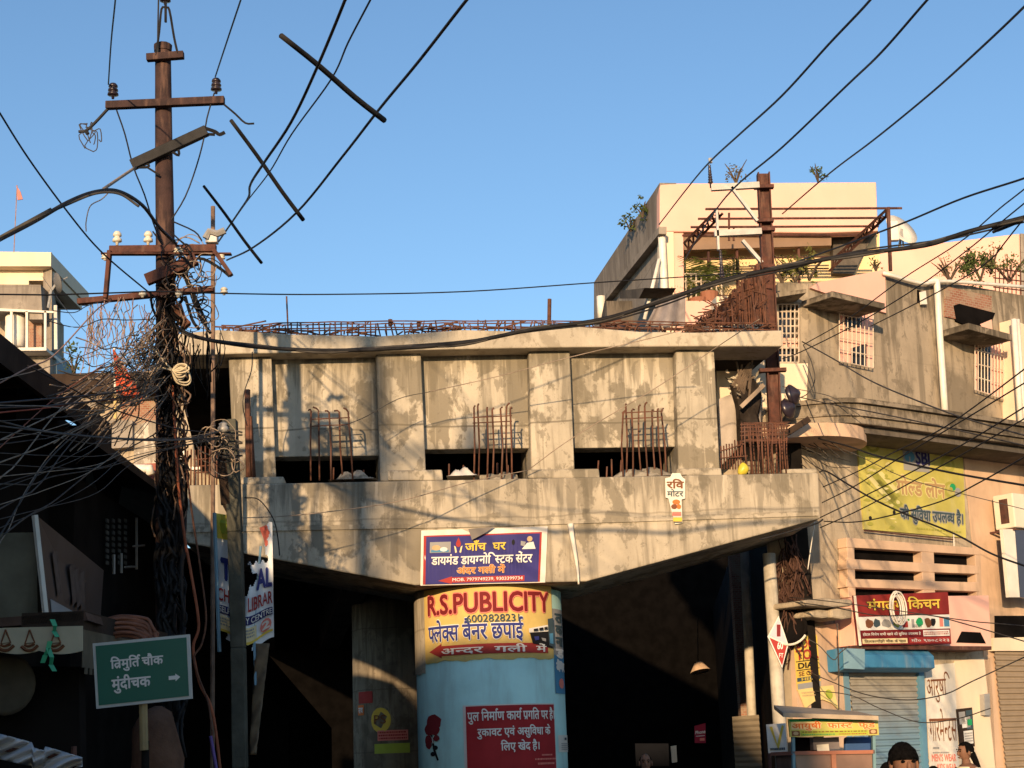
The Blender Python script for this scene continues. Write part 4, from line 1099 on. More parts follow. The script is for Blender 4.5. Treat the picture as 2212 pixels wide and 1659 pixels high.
# vine-like knot of old cable on the wall behind the poles
m = MB()
for i in range(130):
    u = random.uniform(1688, 1722); v = random.uniform(1150, 1330); p0 = P(u, v, 22.7 + random.random() * .25)
    pts = [p0]
    for k in range(5): pts.append(pts[-1] + V((random.uniform(-.07, .07), random.uniform(-.06, .06), -random.uniform(.02, .22))))
    m.tube(pts, random.uniform(.005, .016), 4, 2)
tag(m.build("cable_tangle", plain("brown_black_cable_mass", (.075, .04, .03), .8, .5, 9, .2), None), "brown black knot of old cables beside the diamond sign pole", "cable tangle", None, "stuff")
# ------------------------------------------------------------------ dim things in the passage
t = thing("hanging_lamp", P(1507, 1440, 27), "small tilted lamp shade in the dark passage under the flyover", "lamp")
m = MB(); m.lathe(P(1508, 1430, 27), (.15, -.2, -1), [(0, .02), (.02, .07), (.16, .17), (.165, .17), (.03, .06), (.02, .02)], 14); m.build("lamp_shade", MT['peach2'], t, smooth=True)
m = MB(); m.tube([P(1508, 1430, 27), P(1507, 1330, 27)], .008, 4); m.build("cord", MT['wire'], t)
F = Face(P(1500, 1568, 25), P(1524, 1562, 25), P(1525, 1605, 25), P(1501, 1605, 25))
t = thing("shop_sign", F.at(.5, 1), "small red shop sign with white lettering in the dark passage", "sign")
pn = panel(F, 0, .03, flat("crimson_sign", (.30, .02, .045)), "panel", t)
S = Sign(F); S.text("Phone", .08, .95, .32, .50, 'white', .03); S.scribble(.1, .9, .58, .66, 'white', 1); S.rect(.45, .88, .74, .88, 'pink'); S.done(pn)
m = MB(); m.prism([P(1449, 1612, 26), P(1461, 1610, 26), P(1463, 1646, 26), P(1452, 1648, 26)], V((0, .06, 0))); tag(m.build("sign_board", MT['white'], None, fix=True), "narrow pale board edge in the dark passage, right of the man", "board")
m = MB(); m.prism([P(1372, 1606, 30), P(1444, 1606, 30), P(1446, 1655, 30), P(1374, 1655, 30)], V((0, .1, 0))); tag(m.build("shop_counter", flat("slate_counter", (.010, .011, .015), .95), None, fix=True), "dim grey counter front in the dark passage", "counter")
# people ---------------------------------------------------------------
def ell(bm_, c, r, n=14, m_=10, taper=0):
    c = V(c)
    b = MB(); b.ball((0, 0, 0), 1, 1, 1, n, m_)
    vs = []
    for x, y, z in b.v:
        k = 1 - taper * (.5 - z * .5)
        vs.append(c + V((x * r[0] * k, y * r[1] * k, z * r[2])))
    bm_.add(vs, b.f)
def skin_mesh(name, pts, edges, rad_, mat, parent):
    me = bpy.data.meshes.new(name); me.from_pydata([tuple(p) for p in pts], edges, [])
    o = bpy.data.objects.new(name, me); COL.objects.link(o)
    md = o.modifiers.new("skin", 'SKIN'); md.use_smooth_shade = True
    for i, sv in enumerate(me.skin_vertices[0].data):
        sv.radius = rad_[i] if isinstance(rad_[i], tuple) else (rad_[i], rad_[i]); sv.use_root = (i == 0)
    o.modifiers.new("sub", 'SUBSURF').levels = 1; o.modifiers["sub"].render_levels = 2
    dg = bpy.context.evaluated_depsgraph_get(); dg.update()
    me2 = bpy.data.meshes.new_from_object(o.evaluated_get(dg)); bpy.data.objects.remove(o)
    b = MB(); b.v = [tuple(v.co) for v in me2.vertices]; b.f = [list(p.vertices) for p in me2.polygons]; b.m = [0] * len(b.f)
    return b
def person(loc, yaw, hgt, shirt, trouser, label, hair='short', walk=.12, line=.95):
    """standing figure facing -Y turned by yaw; body one skinned surface with head, hair and clothes as children"""
    k = hgt / 1.7
    root = thing("person", loc, label, "person")
    Rz = Matrix.Rotation(yaw, 4, 'Z'); T = Matrix.Translation(V(loc)) @ Rz @ Matrix.Scale(k, 4)
    def X(x, y, z): return T @ V((x, y, z))
    P_ = {}; pts = []; rr = []; ed = []
    def j(n, x, y, z, r, par=None):
        P_[n] = len(pts); pts.append(X(x, y, z)); rr.append((r * k, r * k) if not isinstance(r, tuple) else (r[0] * k, r[1] * k))
        if par: ed.append((P_[par], P_[n]))
    j('pel', 0, 0, .93, .135); j('waist', 0, 0, 1.08, .12, 'pel'); j('chest', 0, 0, 1.28, .145, 'waist'); j('top', 0, .01, 1.41, .10, 'chest'); j('neck', 0, 0, 1.48, .052, 'top'); j('skull', 0, -.01, 1.56, .06, 'neck')
    for s, n in ((-1, 'l'), (1, 'r')):
        w_ = walk * s
        j(n + 'sh', s * .175, .01, 1.39, .065, 'top'); j(n + 'el', s * .24, .03 - w_ * .5, 1.12, .045, n + 'sh'); j(n + 'wr', s * .25, -.10 - w_ * .6, .90, .03, n + 'el'); j(n + 'pa', s * .25, -.13 - w_ * .6, .82, .033, n + 'wr')
        j(n + 'hip', s * .09, 0, .87, .10, 'pel'); j(n + 'kn', s * .10, -.02 + w_, .49, .065, n + 'hip'); j(n + 'an', s * .10, .03 + w_ * 1.6, .09, .042, n + 'kn'); j(n + 'to', s * .11, -.13 + w_ * 1.6, .04, .038, n + 'an')
    b = skin_mesh("body", pts, ed, rr, MT['skin'], root)
    # head: skull, jaw, nose, ears, joined to the body
    hb = MB(); ell(hb, (0, -.012, 1.615), (.073, .092, .108), 16, 12, .28); ell(hb, (0, -.098, 1.60), (.014, .02, .028), 8, 6); ell(hb, (0, -.085, 1.555), (.03, .02, .011), 8, 5)
    for s in (-1, 1): ell(hb, (s * .075, .0, 1.61), (.012, .022, .034), 8, 6)
    for s in (-1, 1):
        for q in range(4):   # fingers and thumb
            fx = s * (.235 + q * .012); fy = -.13 - walk * s * .6 - .015 + q * .012
            hb.tube([(fx, fy, .80), (fx, fy - .008, .765 - (.01 if q in (1, 2) else 0)), (fx - s * .004, fy + .004, .735 - (.012 if q in (1, 2) else 0))], [.010, .007], 6)
        hb.tube([(s * .225, -.15 - walk * s * .6, .84), (s * .21, -.175 - walk * s * .6, .80), (s * .215, -.175 - walk * s * .6, .77)], [.011, .008], 6)
    b.add([T @ V(p) for p in hb.v], hb.f)
    b.build("body", MT['skin'], root, smooth=True)
    eb = MB()
    for s in (-1, 1): ell(eb, (s * .03, -.090, 1.628), (.013, .008, .008), 8, 5)
    for s in (-1, 1): eb.tube([(s * .014, -.098, 1.648), (s * .032, -.099, 1.653), (s * .05, -.088, 1.646)], .005, 5)
    q = MB().add([T @ V(p) for p in eb.v], eb.f); q.build("eyes", MT['hair'], root, smooth=True)
    hm = MB()
    def cap_(a, bb):
        th = a * 2 * math.pi; ph = bb * (1.75 if abs(th - math.pi * 1.5) > 1.1 else line)
        jit = 1 + .03 * math.sin(th * 9 + ph * 13) + .022 * math.sin(th * 31 + ph * 5) + random.uniform(-.015, .015)
        return V((.084 * jit * math.sin(ph) * math.cos(th), .005 + .104 * jit * math.sin(ph) * math.sin(th), 1.63 + .104 * jit * math.cos(ph)))
    if hair != 'bald':
        hm.grid(cap_, 60, 18)
    else:
        hm.grid(lambda a, bb: V((.078 * math.sin(.9 + bb * .8) * math.cos(math.pi * a), .0 + .098 * math.sin(.9 + bb * .8) * math.sin(math.pi * a), 1.625 + .10 * math.cos(.9 + bb * .8))), 16, 4)
    if hair == 'plait':
        hm.tube([(0, .085, 1.60), (.01, .13, 1.48), (.03, .17, 1.30), (.04, .17, 1.12)], [.045, .018], 8, 3)
    MB().add([T @ V(p) for p in hm.v], hm.f).build("hair", MT['hair'], root, smooth=True)
    # shirt and trousers as close-fitting shells
    def shell(names, grow_, mat, nm):
        ix = [P_[n] for n in names]; mp = {a: i for i, a in enumerate(ix)}
        e2 = [(mp[a], mp[c]) for a, c in ed if a in mp and c in mp]
        sb_ = skin_mesh(nm, [pts[i] for i in ix], e2, [(rr[i][0] + grow_, rr[i][1] + grow_) for i in ix], mat, root)
        sb_.build(nm, mat, root, smooth=True)
    shell(['chest', 'waist', 'pel', 'top', 'lsh', 'lel', 'rsh', 'rel'], .016, shirt, "shirt")
    shell(['pel', 'lhip', 'lkn', 'lan', 'rhip', 'rkn', 'ran'], .013, trouser, "trousers")
    return root
nav = flat("dark_shirt", (.04, .04, .05)); khaki = flat("khaki_shirt", (.20, .18, .13)); wht = flat("cream_tunic", (.66, .58, .44)); jean = flat("dark_trousers", (.04, .045, .06))
def put(u, Y, yaw, hgt, *a):
    person((P(u, 1659, Y).x, Y, 0), rad(yaw), hgt, *a)
put(1953, 9.2, 4, 1.655, nav, jean, "man with short black hair close by, biggest head at the bottom edge", 'short', .12, 1.5)
put(2089, 19.5, -72, 1.676, wht, jean, "woman in a cream top with a long black plait before the cream wall", 'plait')
put(1395, 20.3, 0, 1.686, khaki, jean, "balding man in a khaki shirt walking out of the dark passage", 'bald')
put(1918, 16, 10, 1.506, nav, jean, "person with black hair just left of the close man's head", 'short', .12, 1.3)
put(2016, 17.5, -10, 1.44, khaki, jean, "person whose hair only just shows below the garment lettering", 'short', .12, 1.3)
# ------------------------------------------------------------------ banners and oddments hung on the flyover
F = Face(fe(910, 1146, .035), fe(1183, 1137, .035), fe(1178, 1258, .035), fe(908, 1265, .035))
h = thing("clinic_banner", F.at(.5, 1), "navy blue clinic banner with yellow and white lettering hung on the pier cap", "banner")
wv = lambda a, b: .010 * math.sin(a * 9 + b * 3)
class WF:
    def __init__(s, f, w): s.f = f; s.w = w; s.n = f.n
    def at(s, a, b, off=0): return s.f.at(a, b, off + s.w(a, b))
WFc = WF(F, wv)
m = MB(); N_ = 40
m.grid(lambda a, b: WFc.at(a, (b if not (.33 < a < .54) else b + (1 - b) * .085 * (1 - abs(a - .45) / .1 if abs(a - .45) < .1 else 0) + (.03 * (1 - b)))), N_, 10)
pn = m.build("sheet", MT['white'], h, smooth=True)
S = Sign(WFc)
S.rect(.02, .955, .10, .985, 'red', .008, 30); S.rect(.04, .94, .125, .985, plain("navy_flex", (.035, .032, .17), .5, .1, 3, .02), .013, 30)
S.text("जाँच  घर", .35, .67, .215, .40, 'yellow', .022, .03, None, 0, 24)
S.text("डायमंड डाय<ग>नोि<स>टक सेंटर", .085, .885, .44, .64, 'white', .022, .03, None, 0, 48)
S.text("अंदर गली में", .29, .67, .66, .82, 'orange', .02, .034, 'cream', .03, 24)
S.poly([(.14, .925), (.25, .85), (.25, .985)], 'red', .018); S.rect(.25, .83, .865, .965, 'red', .018, 16); S.text("MOB. 7979749239, 9303399734", .255, .815, .885, .95, 'white', .01, .026, None, 0, 24)
S.rect(.07, .235, .225, .42, 'grey', .018, 6); S.blob(.12, .33, .035, .05, 'tan', .022); S.blob(.18, .36, .03, .04, 'white', .022); S.rect(.08, .22, .37, .41, 'sky', .021, 4)
S.blob(.295, .27, .020, .055, 'red', .022, 12); S.poly([(.295, .15), (.312, .24), (.278, .24)], 'red', .022); S.poly([(.262, .30), (.275, .32), (.285, .42), (.272, .43)], 'cream', .022); S.poly([(.328, .30), (.315, .32), (.305, .42), (.318, .43)], 'cream', .022)
S.blob(.73, .27, .012, .05, 'black', .02); S.blob(.86, .22, .022, .05, 'tan', .022); S.poly([(.80, .40), (.84, .29), (.89, .27), (.91, .40)], 'white', .02); S.poly([(.79, .25), (.83, .27), (.82, .35), (.79, .33)], 'grey', .02)
S.done(pn)
m = MB(); m.prism([F.at(.37, .01, .05), F.at(.58, -.02, .05), F.at(.50, .10, .07), F.at(.40, .22, .09)], -F.n * .005); m.build("torn_flap", flat("flex_back", (.19, .17, .15)), h, fix=True)
# red works notice on the pier
nf = Cyl(colang(1001), colang(1192), colz(1522), colz(1700), CR)
h = thing("works_notice", nf.at(.5, 1), "red works notice with white lettering stuck on the pale blue pier", "notice")
m = MB(); m.grid(lambda a, b: nf.at(a, b, .014), 24, 4); pn = m.build("sheet", flat("notice_white_edge", (.62, .55, .52)), h, smooth=True)
S = Sign(nf); S.rect(.03, .985, .015, .995, plain("notice_red", (.34, .026, .03), .6, .12, 3, .03), .020, 24)
S.text("पुल िनमा^ण काय^ प/गित पर है।", .05, .97, .05, .235, 'white', .022, .034, None, 0, 36)
S.text("रुकावट एवं असुिवधा के", .14, .90, .26, .42, 'white', .022, .034, None, 0, 28)
S.text("िलए खेद है।", .36, .75, .44, .59, 'white', .022, .034, None, 0, 16)
S.scribble(.78, .92, .62, .655, 'pink', 1, .03); S.scribble(.70, .98, .67, .705, 'pink', 1, .03); S.scribble(.73, .95, .72, .765, 'pink', 1, .03); S.done(pn)
# tiny pasted bill on the right of the pier
bf = Cyl(colang(1199), colang(1222), colz(1592), colz(1630), CR)
h = thing("paper_bill", bf.at(.5, 1), "small white paper bill on the pier, right of the red notice", "bill")
m = MB(); m.grid(lambda a, b: bf.at(a, b, .006), 6, 3); pn = m.build("sheet", MT['white'], h); S = Sign(bf); S.rect(.4, .6, .15, .3, 'slate', .012, 2); S.scribble(.15, .9, .45, .9, 'grey', 4, .012); S.done(pn)
# small hanging sign and ribbons over the cap edge
F = Face(fe(1437, 1022, .04), fe(1480, 1022, .04), fe(1480, 1132, .04), fe(1437, 1132, .04))
h = thing("cloth_sign", F.at(.5, 1), "small white cut-out sign with black and orange lettering hung on the cap's right half", "sign")
m = MB(); m.prism([F.at(a, b) for a, b in ((.0, .10), (.25, .08), (.35, .0), (.75, .0), (.85, .08), (1, .12), (1, .5), (.82, .52), (.86, .98), (.5, 1), (.42, .9), (.16, .5), (.02, .48))], -F.n * .012); pn = m.build("sheet", MT['white'], h, fix=True)
S = Sign(F); S.text("रिव", .08, .92, .12, .30, 'brown', .03); S.text("मोटर", .1, .9, .32, .46, 'slate', .02); S.blob(.55, .57, .2, .05, 'orange'); S.blob(.45, .66, .16, .05, 'brown'); S.blob(.68, .66, .12, .05, 'orange'); S.rect(.35, .8, .76, .84, 'pink'); S.rect(.40, .84, .87, .95, 'yellow'); S.rect(.46, .84, .955, .975, 'black'); S.done(pn)
m = MB(); m.tube([fe(1232, 1132, .06), fe(1236, 1160, .07), fe(1243, 1200, .08), fe(1248, 1235, .07), fe(1250, 1262, .1)], [.045, .012], 5, 4)
tag(m.build("cloth_strip", MT['white'], None, smooth=True), "twisted white cloth strip hanging down the cap right of the clinic banner", "cloth strip")
c = fe(1605, 1014, -.06); m = MB(); m.ball(c + V((0, 0, .0)), .075, .06, .085, 12, 8); b_ = MB(); b_.v = [(x + .01 * math.sin(40 * z), y, z + .012 * math.sin(50 * x)) for x, y, z in m.v]; b_.f = m.f; b_.m = m.m
tag(b_.build("plastic_bag", flat("yellow_plastic", (.62, .50, .05), .4), None, smooth=True), "crumpled yellow plastic bag on the cap by the corner reinforcement", "bag")
c = fe(1000, 1028, -.1); m = MB(); m.grid(lambda a, b: c + V(((a - .5) * .42, (b - .5) * .3, .11 * math.sin(math.pi * a) * math.sin(math.pi * b) * (1 + .35 * math.sin(a * 17 + b * 9)) - .02)), 14, 8)
tag(m.build("cement_sack", MT['white'], None, smooth=True), "flattened white cement sack on the cap beside the middle starter bars", "sack")
# ================================================================== left side of the street
# buildings across the junction, behind the viewer: they cast the street's shade
bb = thing("corner_shops", (-11, -9, 0), "flat-roofed row of shops across the junction whose shadow covers the street", "building")
m = MB(); m.box(-24, -2.45, -16, -7, 0, 8.25); m.build("wall", MT['wall_grey'], bb)
m = MB(); m.box(-24, -10.2, -15, -8, 8.25, 11.6); m.build("upper_storey", MT['wall_grey'], bb)
m = MB()
for i in range(5): m.box(-22 + i * 4, -20 + i * 4, -6.99, -6.95, .2, 2.8)
m.build("shutter_row", MT['galv'], bb)
# tree and pole behind the viewer throw the blotchy shadow on the girders
def leafy(name, c, r, n, mat, parent, size=.12, squash=1.0, clumps=14):
    mm = MB(); cl = [V(c) + V((random.gauss(0, .45), random.gauss(0, .45), random.gauss(0, .4) * squash)) * r for _ in range(clumps)]
    for i in range(n):
        q = random.choice(cl) + V((random.gauss(0, .2), random.gauss(0, .2), random.gauss(0, .2))) * r
        a = V((random.uniform(-1, 1), random.uniform(-1, 1), random.uniform(-1, 1))).normalized(); b = a.cross(V((random.uniform(-1, 1), random.uniform(-1, 1), random.uniform(-1, 1)))).normalized()
        s = size * random.uniform(.6, 1.3)
        mm.quad(q - a * s, q - b * s * .45, q + a * s, q + b * s * .45)
    return mm.build(name, mat, parent)
tr = thing("street_tree", (-7.0, -4.0, 0), "leafy street tree behind the viewer whose crown dapples the girders with shade", "tree")
m = MB(); m.tube([(-7.0, -4, 0), (-6.9, -4, 4), (-6.7, -4, 8.0)], [.25, .10], 8, 3); m.tube([(-6.8, -4, 6.2), (-5.6, -3.8, 9.2)], [.08, .04], 6); m.tube([(-6.85, -4, 5.6), (-8.2, -4.2, 8.6)], [.08, .04], 6); m.build("trunk", MT['bark'], tr)
leafy("crown", (-6.4, -4, 9.6), .7, 110, MT['leaf'], tr, .14, .9, 9)
leafy("crown", (-7.4, -4, 7.6), .6, 60, MT['leaf'], tr, .14, .7, 8)
bp = thing("transformer_pole", (-6.25, -4.5, 0), "steel pole with crossarm across the junction, shadow falling on the end panels", "utility pole")
m = MB(); m.tube([(-6.25, -4.5, 0), (-6.25, -4.5, 12.2)], .16, 8); m.build("post", MT['rail'], bp)
m = MB(); m.bar((-7.6, -4.5, 10.4), (-4.6, -4.5, 10.5), .1, .14); m.build("crossarm", MT['rail'], bp)
m = MB(); m.bar((-7.2, -4.5, 12.05), (-5.2, -4.5, 12.05), .1, .2); m.build("crossarm", MT['rail'], bp)
for x in (-7.3, -5.0): m = MB(); m.lathe((x, -4.5, 10.5), (0, 0, 1), [(0, .05), (.1, .12), (.3, .14), (.5, .06)], 10); m.build("insulator", MT['ceramic'], bp)

# ------------------------------------------------------------------ dark tiled building on the left
XE = -4.9
def PX(u, v, X):
    d = ray(u, v); return CAMP + d * ((X - CAMP.x) / d.x)
lb = thing("dark_building", (-5.6, 16, 0), "dark shaded building with sloping eaves along the left side of the street", "building")
ze = PX(100, 835, XE).z
y0, y1 = 8.0, PX(232, 972, XE).y
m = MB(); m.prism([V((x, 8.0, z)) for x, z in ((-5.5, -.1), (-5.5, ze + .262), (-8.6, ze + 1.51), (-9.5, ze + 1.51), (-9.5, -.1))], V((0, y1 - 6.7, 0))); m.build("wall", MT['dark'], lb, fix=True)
m = MB(); m.prism([V((x, 24.5, z)) for x, z in ((-9.5, -.1), (-9.5, 6.0), (-6.2, 5.6), (-3.5, 2.4), (-3.5, -.1))], V((0, 5.5, 0))); m.build("lean_to", MT['pitch'], lb, fix=True)  # added block that shades the second pier, near-black like the gloom around it
m = MB(); m.prism([V((XE, y0, ze)), V((XE, y1, ze)), V((-8.6, y1, ze + 1.5)), V((-8.6, y0, ze + 1.5))], V((0, 0, .10)))
rf_ = m.build("roof", plain("dark_roof", (.055, .045, .04), .9, .4, 3, .5), lb, fix=True)  # dark mottled roof colour
m = MB(); m.box(XE - .01, XE + .05, y0, y1, ze - .16, ze + .12); m.build("fascia_board", MT['darkbrown'], rf_)
m = MB()
for i in range(14):
    y = y0 + i * (y1 - y0) / 14; m.box(-5.5, XE + .0, y, y + .06, ze - .14, ze - .04)
m.build("rafter", MT['darkbrown'], rf_)
z2 = PX(300, 1040, -4.7).z; y2 = 27.5
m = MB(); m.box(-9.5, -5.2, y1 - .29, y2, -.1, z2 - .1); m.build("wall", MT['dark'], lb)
m = MB(); m.prism([V((-4.62, y1 - 1.6, z2)), V((-4.62, y2, z2)), V((-7.6, y2, z2 + 1.0)), V((-7.6, y1 - 1.6, z2 + 1.0))], V((0, 0, .10))); m.build("roof", MT['darkbrown'], lb, fix=True)
# ragged hanging sheet under the eave
m = MB(); m.prism([PX(u, v, -5.35) for u, v in ((196, 1010), (262, 1042), (252, 1090), (243, 1112), (232, 1085), (215, 1075))], V((.02, 0, 0))); m.build("hanging_sheet", MT['dark'], lb, fix=True)
# perforated screen and window bars in the dim wall
m = MB()
for i in range(4):
    for j in range(8): 
        c = PX(232 + i * 13, 1125 + j * 13, -5.15); m.obox(c, V((.01, 0, 0)), V((0, .05, 0)), V((0, 0, .022)))
m.build("screen_block", plain("dim_screen", (.10, .10, .09), .8, .3, 4, 0), lb)
for u, va, vb in ((295, 1118, 1230), (262, 1195, 1238), (246, 1198, 1240)): MB().tube([PX(u, va, -5.12), PX(u, vb, -5.12)], .018, 5).build("window_bar", MT['galv'], lb)
for q in (((288, 1180), (312, 1178)), ((270, 1225), (294, 1224))): MB().tube([PX(*q[0], -5.12), PX(*q[1], -5.12)], .015, 5).build("window_bar", MT['galv'], lb)
# added back building closing the street, deep shade put into its colour
m = MB(); m.box(-22, 14, 52, 54, 0, 8.8); tag(m.build("far_building", MT['pitch'], None), "shade-black block closing the street far behind the piers", "building")
# leaning grey sheet-metal wall above the eave at the far left
m = MB(); m.prism([P(-30, 812, 17.5), P(92, 818, 17.5), P(112, 905, 17.5), P(-30, 905, 17.5)], V((0, .06, 0)))
sw = m.build("sheet_metal_wall", plain("grey_sheet_metal", (.15, .15, .145), .6, .15, 3, .05), None, fix=True); tag(sw, "dull grey sheet metal wall under the eave at the left edge", "wall")

# kiosk / stall front
YK = 13.2
ks = thing("kiosk", P(60, 1659, YK), "dark street kiosk with a scalloped cream valance at the left edge", "kiosk")
def kx(px, Y, dep, mat, name, parent=None, bev=0):
    mm = MB(); mm.prism([P(u, v, Y) for u, v in px], V((0, dep, 0))); return mm.build(name, mat, parent or ks, bevel=bev, fix=True)
kx([(-60, 1152), (78, 1150), (82, 1345), (-60, 1350)], YK + .3, .1, plain("mossy_board", (.16, .15, .11), .9, .3, 2, .2, 0, (.06, .06, .045), .6), "upper_board")
kx([(-60, 1338), (184, 1322), (190, 1340), (-60, 1358)], YK - .1, .5, plain("wood_fascia", (.10, .06, .045), .8, .3, 3, .2), "fascia_board")
val = plain("cream_valance_cloth", (.50, .44, .31), .85, .1, 4, .05)
pts = [(-60, 1358), (178, 1352)]
pts += [(178 - i * 3.0, 1405 + 8 * abs(math.sin(i * .1)) ** .8) for i in range(0, 80)]
vp = kx(pts, YK - .12, .02, val, "valance")
mm = MB(); bi = []
def vq(u, v): return P(u, v, YK - .13)
for cx_ in (12, 64, 120):
    w = 1.0
    mm.tube([vq(cx_, 1360), vq(cx_ - 10, 1390), vq(cx_ + 11, 1388), vq(cx_, 1360)], .007, 4)
    mm.tube([vq(cx_ - 11, 1392), vq(cx_ - 3, 1396), vq(cx_ + 11, 1391)], .010, 4, 3)
    mm.tube([vq(cx_ - 18, 1396), vq(cx_ - 8, 1404), vq(cx_ + 6, 1404), vq(cx_ + 18, 1394)], .013, 4, 3)
mm.build("valance_pattern", INK['brown'], vp)
# side valance running back
sx0, sx1 = P(180, 1360, YK - .1), P(362, 1400, YK + 3.4)
mm = MB(); k = 44; 
for i in range(k):
    a, b = i / k, (i + 1) / k
    p0, p1 = sx0.lerp(sx1, a), sx0.lerp(sx1, b); h = .30 + (.05 if i % 2 else 0)
    mm.quad(p0, p1, p1 - V((0, 0, h)), p0 - V((0, 0, h)))
mm.build("side_valance", plain("darker_valance_cloth", (.16, .13, .09), .9, .2, 4, .1), ks, solid=.01)  # side cloth coloured darker than the front valance
mm = MB(); mm.prism([sx0 + V((0, 0, .15)), sx1 + V((0, 0, .15)), sx1, sx0], V((-.5, 0, 0))); mm.build("side_fascia", MT['darkbrown'], ks, fix=True)
kx([(-60, 1440), (170, 1440), (176, 1760), (-60, 1760)], YK + .6, .2, MT['dark'], "counter")
m = MB(); m.lathe(P(16, 1480, YK + .35), (0, -1, 0), [(0, .02), (.02, .24), (.05, .25), (.055, .21), (.04, .02)], 24); tag(m.build("round_tray", plain("dim_tin", (.10, .085, .06), .6, .2, 5), None, smooth=True), "dim round tin tray hung inside the dark kiosk", "tray")
# slanted sign board on the kiosk side
a0, a1, a2, a3 = P(80, 1114, 13.4), P(224, 1232, 15.6), P(214, 1384, 15.6), P(104, 1334, 13.4)
sbd = thing("slanted_sign", a3, "dark slanted signboard with a white edge above the kiosk", "sign")
m = MB(); m.prism([a0, a1, a2, a3], V((-.04, .02, 0))); pn = m.build("panel", plain("dark_sign_face", (.045, .04, .04), .5, .2, 2, .02), sbd, fix=True)
m = MB(); m.tube([a0 + V((-.01, -.02, .0)), a3 + V((-.01, -.02, 0))], .028, 5); m.build("edge_strip", MT['white'], sbd)
F = Face(a0, a1, a2, a3); S = Sign(F); S.rect(.06, .96, .80, .97, 'grey', .006); S.rect(.55, .80, .86, .93, 'slate', .01)
for a in (.16, .42, .50, .58): S.poly([(a, .30), (a + .08, .22), (a + .10, .66), (a + .03, .74)], plain("dim_print%d" % int(a * 100), (.075, .062, .058), .6, .3, 9, 0), .008)
S.done(pn)
# green foil ribbons
for px, lb_ in ([[(113, 1338), (119, 1352), (117, 1364), (124, 1376)], "short green foil ribbon hung from the kiosk corner, upper one"], [[(108, 1385), (104, 1400), (98, 1415), (92, 1432)], "green foil ribbon streaming to the left below the kiosk valance"], [[(104, 1400), (112, 1420), (110, 1436), (118, 1450)], "thin dark green ribbon dangling below the kiosk valance"]):
    m = MB(); pp = [P(u, v, YK - .2) for u, v in px]
    for q, (a, b) in enumerate(zip(pp, pp[1:])):
        s = V((.018, .01 * (-1) ** q, 0)); m.quad(a - s, a + s, b + s * .9, b - s * .9)
    tag(m.build("foil_ribbon", flat("green_foil", (.05, .36, .17), .25), None, solid=.003), lb_, "ribbon", "green ribbons on the kiosk")
# crumpled white tarpaulin, bottom left
m = MB()
def tarp(a, b):
    u = -40 + 218 * a; top_ = 1583 + 62 * max(0, a - .12) ** 1.1 + (10 if .5 < a < .62 else 0); bot_ = 1628 + 34 * a + 26 * math.sin(a * 3.4) * (1 if a > .5 else .35)
    v = top_ + (bot_ - top_) * b
    return P(u, v, 11.5 + .10 * math.sin(a * 17 + b * 6) + .07 * math.sin(a * 41 + b * 15))
m.grid(tarp, 60, 12); tag(m.build("tarpaulin", plain("white_plastic_sheet", (.55, .54, .55), .5, .12, 4, .1), None, smooth=True, solid=.006), "crumpled white plastic sheet drooping into the bottom left corner", "tarpaulin")
m = MB(); 
for u in (-30, 160): m.tube([V((P(u, 1620, 11.5).x, 11.6, 0)), P(u, 1612, 11.6)], .02, 6)
m.tube([P(-30, 1612, 11.6), P(160, 1640, 11.6)], .02, 6)
tag(m.build("awning_pole", MT['rail'], None), "dark stick frame under the crumpled white plastic sheet", "pole")
# green direction board
YG = 12.4
F = Face(P(200, 1390, YG), P(409, 1370, YG), P(415, 1509, YG), P(208, 1531, YG))
gs = thing("direction_sign", (F.at(.55, 1).x, YG, 0), "green direction board with white lettering and arrow, tilted on a short post", "sign")
fr = panel(F, 0, .03, plain("white_frame", (.50, .50, .47), .5, .1, 4, .02), "frame", gs)
gp = MB(); gp.prism([F.at(a, b, .006) for a, b in ((.03, .045), (.97, .045), (.97, .955), (.03, .955))], -F.n * .004); gp.build("green_panel", plain("deep_green_reflective", (.012, .115, .075), .35, .08, 2, 0), gs, fix=True)
S = Sign(F); S.text("ित/मुित^ चौक", .18, .72, .24, .47, 'white', .03, .012); S.text("मुंदीचक", .18, .58, .53, .80, 'white', .03, .012)
S.poly([(.77, .62), (.84, .62), (.84, .59), (.89, .65), (.84, .71), (.84, .68), (.77, .68)], 'white', .012); S.done(gs)
pm = P(312, 1525, YG + .05)
m = MB(); m.tube([V((pm.x, YG + .06, P(318, 1620, YG).z)), V((pm.x - .02, YG + .06, pm.z + .2))], .033, 8); m.build("post", plain("dull_yellow_pipe", (.30, .22, .11), .6, .2, 4, .05), gs)
m = MB(); m.tube([V((pm.x + .02, YG + .10, 0)), V((pm.x, YG + .10, P(318, 1600, YG).z))], .03, 8); m.build("post", MT['dark'], gs)
# coil of brown hose behind it, brown sack below it
m = MB()
c = P(262, 1385, 14.2)
for k in range(9):
    r = .19 + .012 * k; m.tube([c + V((r * math.cos(t) * 1.0, .03 * math.sin(k * 3 + t), r * .55 * math.sin(t))) + V((random.uniform(-.03, .03), k * .012, .015 * k - .05)) for t in [i * .4488 for i in range(15)]], .017, 5, 2)
tag(m.build("cable_coil", plain("brown_hose", (.26, .11, .07), .6, .25, 6, .05), None, smooth=True), "coil of brown cable resting behind the top of the green direction board", "cable coil")
m = MB(); c = P(338, 1600, 13.6)
m.lathe(V((c.x, c.y, c.z - .75)), (0, 0, 1), [(0, .16), (.25, .215), (.6, .215), (.85, .18), (.98, .12), (1.03, .03)], 18)
b_ = MB(); b_.v = [(x + .02 * math.sin(z * 11 + y * 7), y + .02 * math.sin(z * 9), z) for x, y, z in m.v]; b_.f = m.f; b_.m = m.m
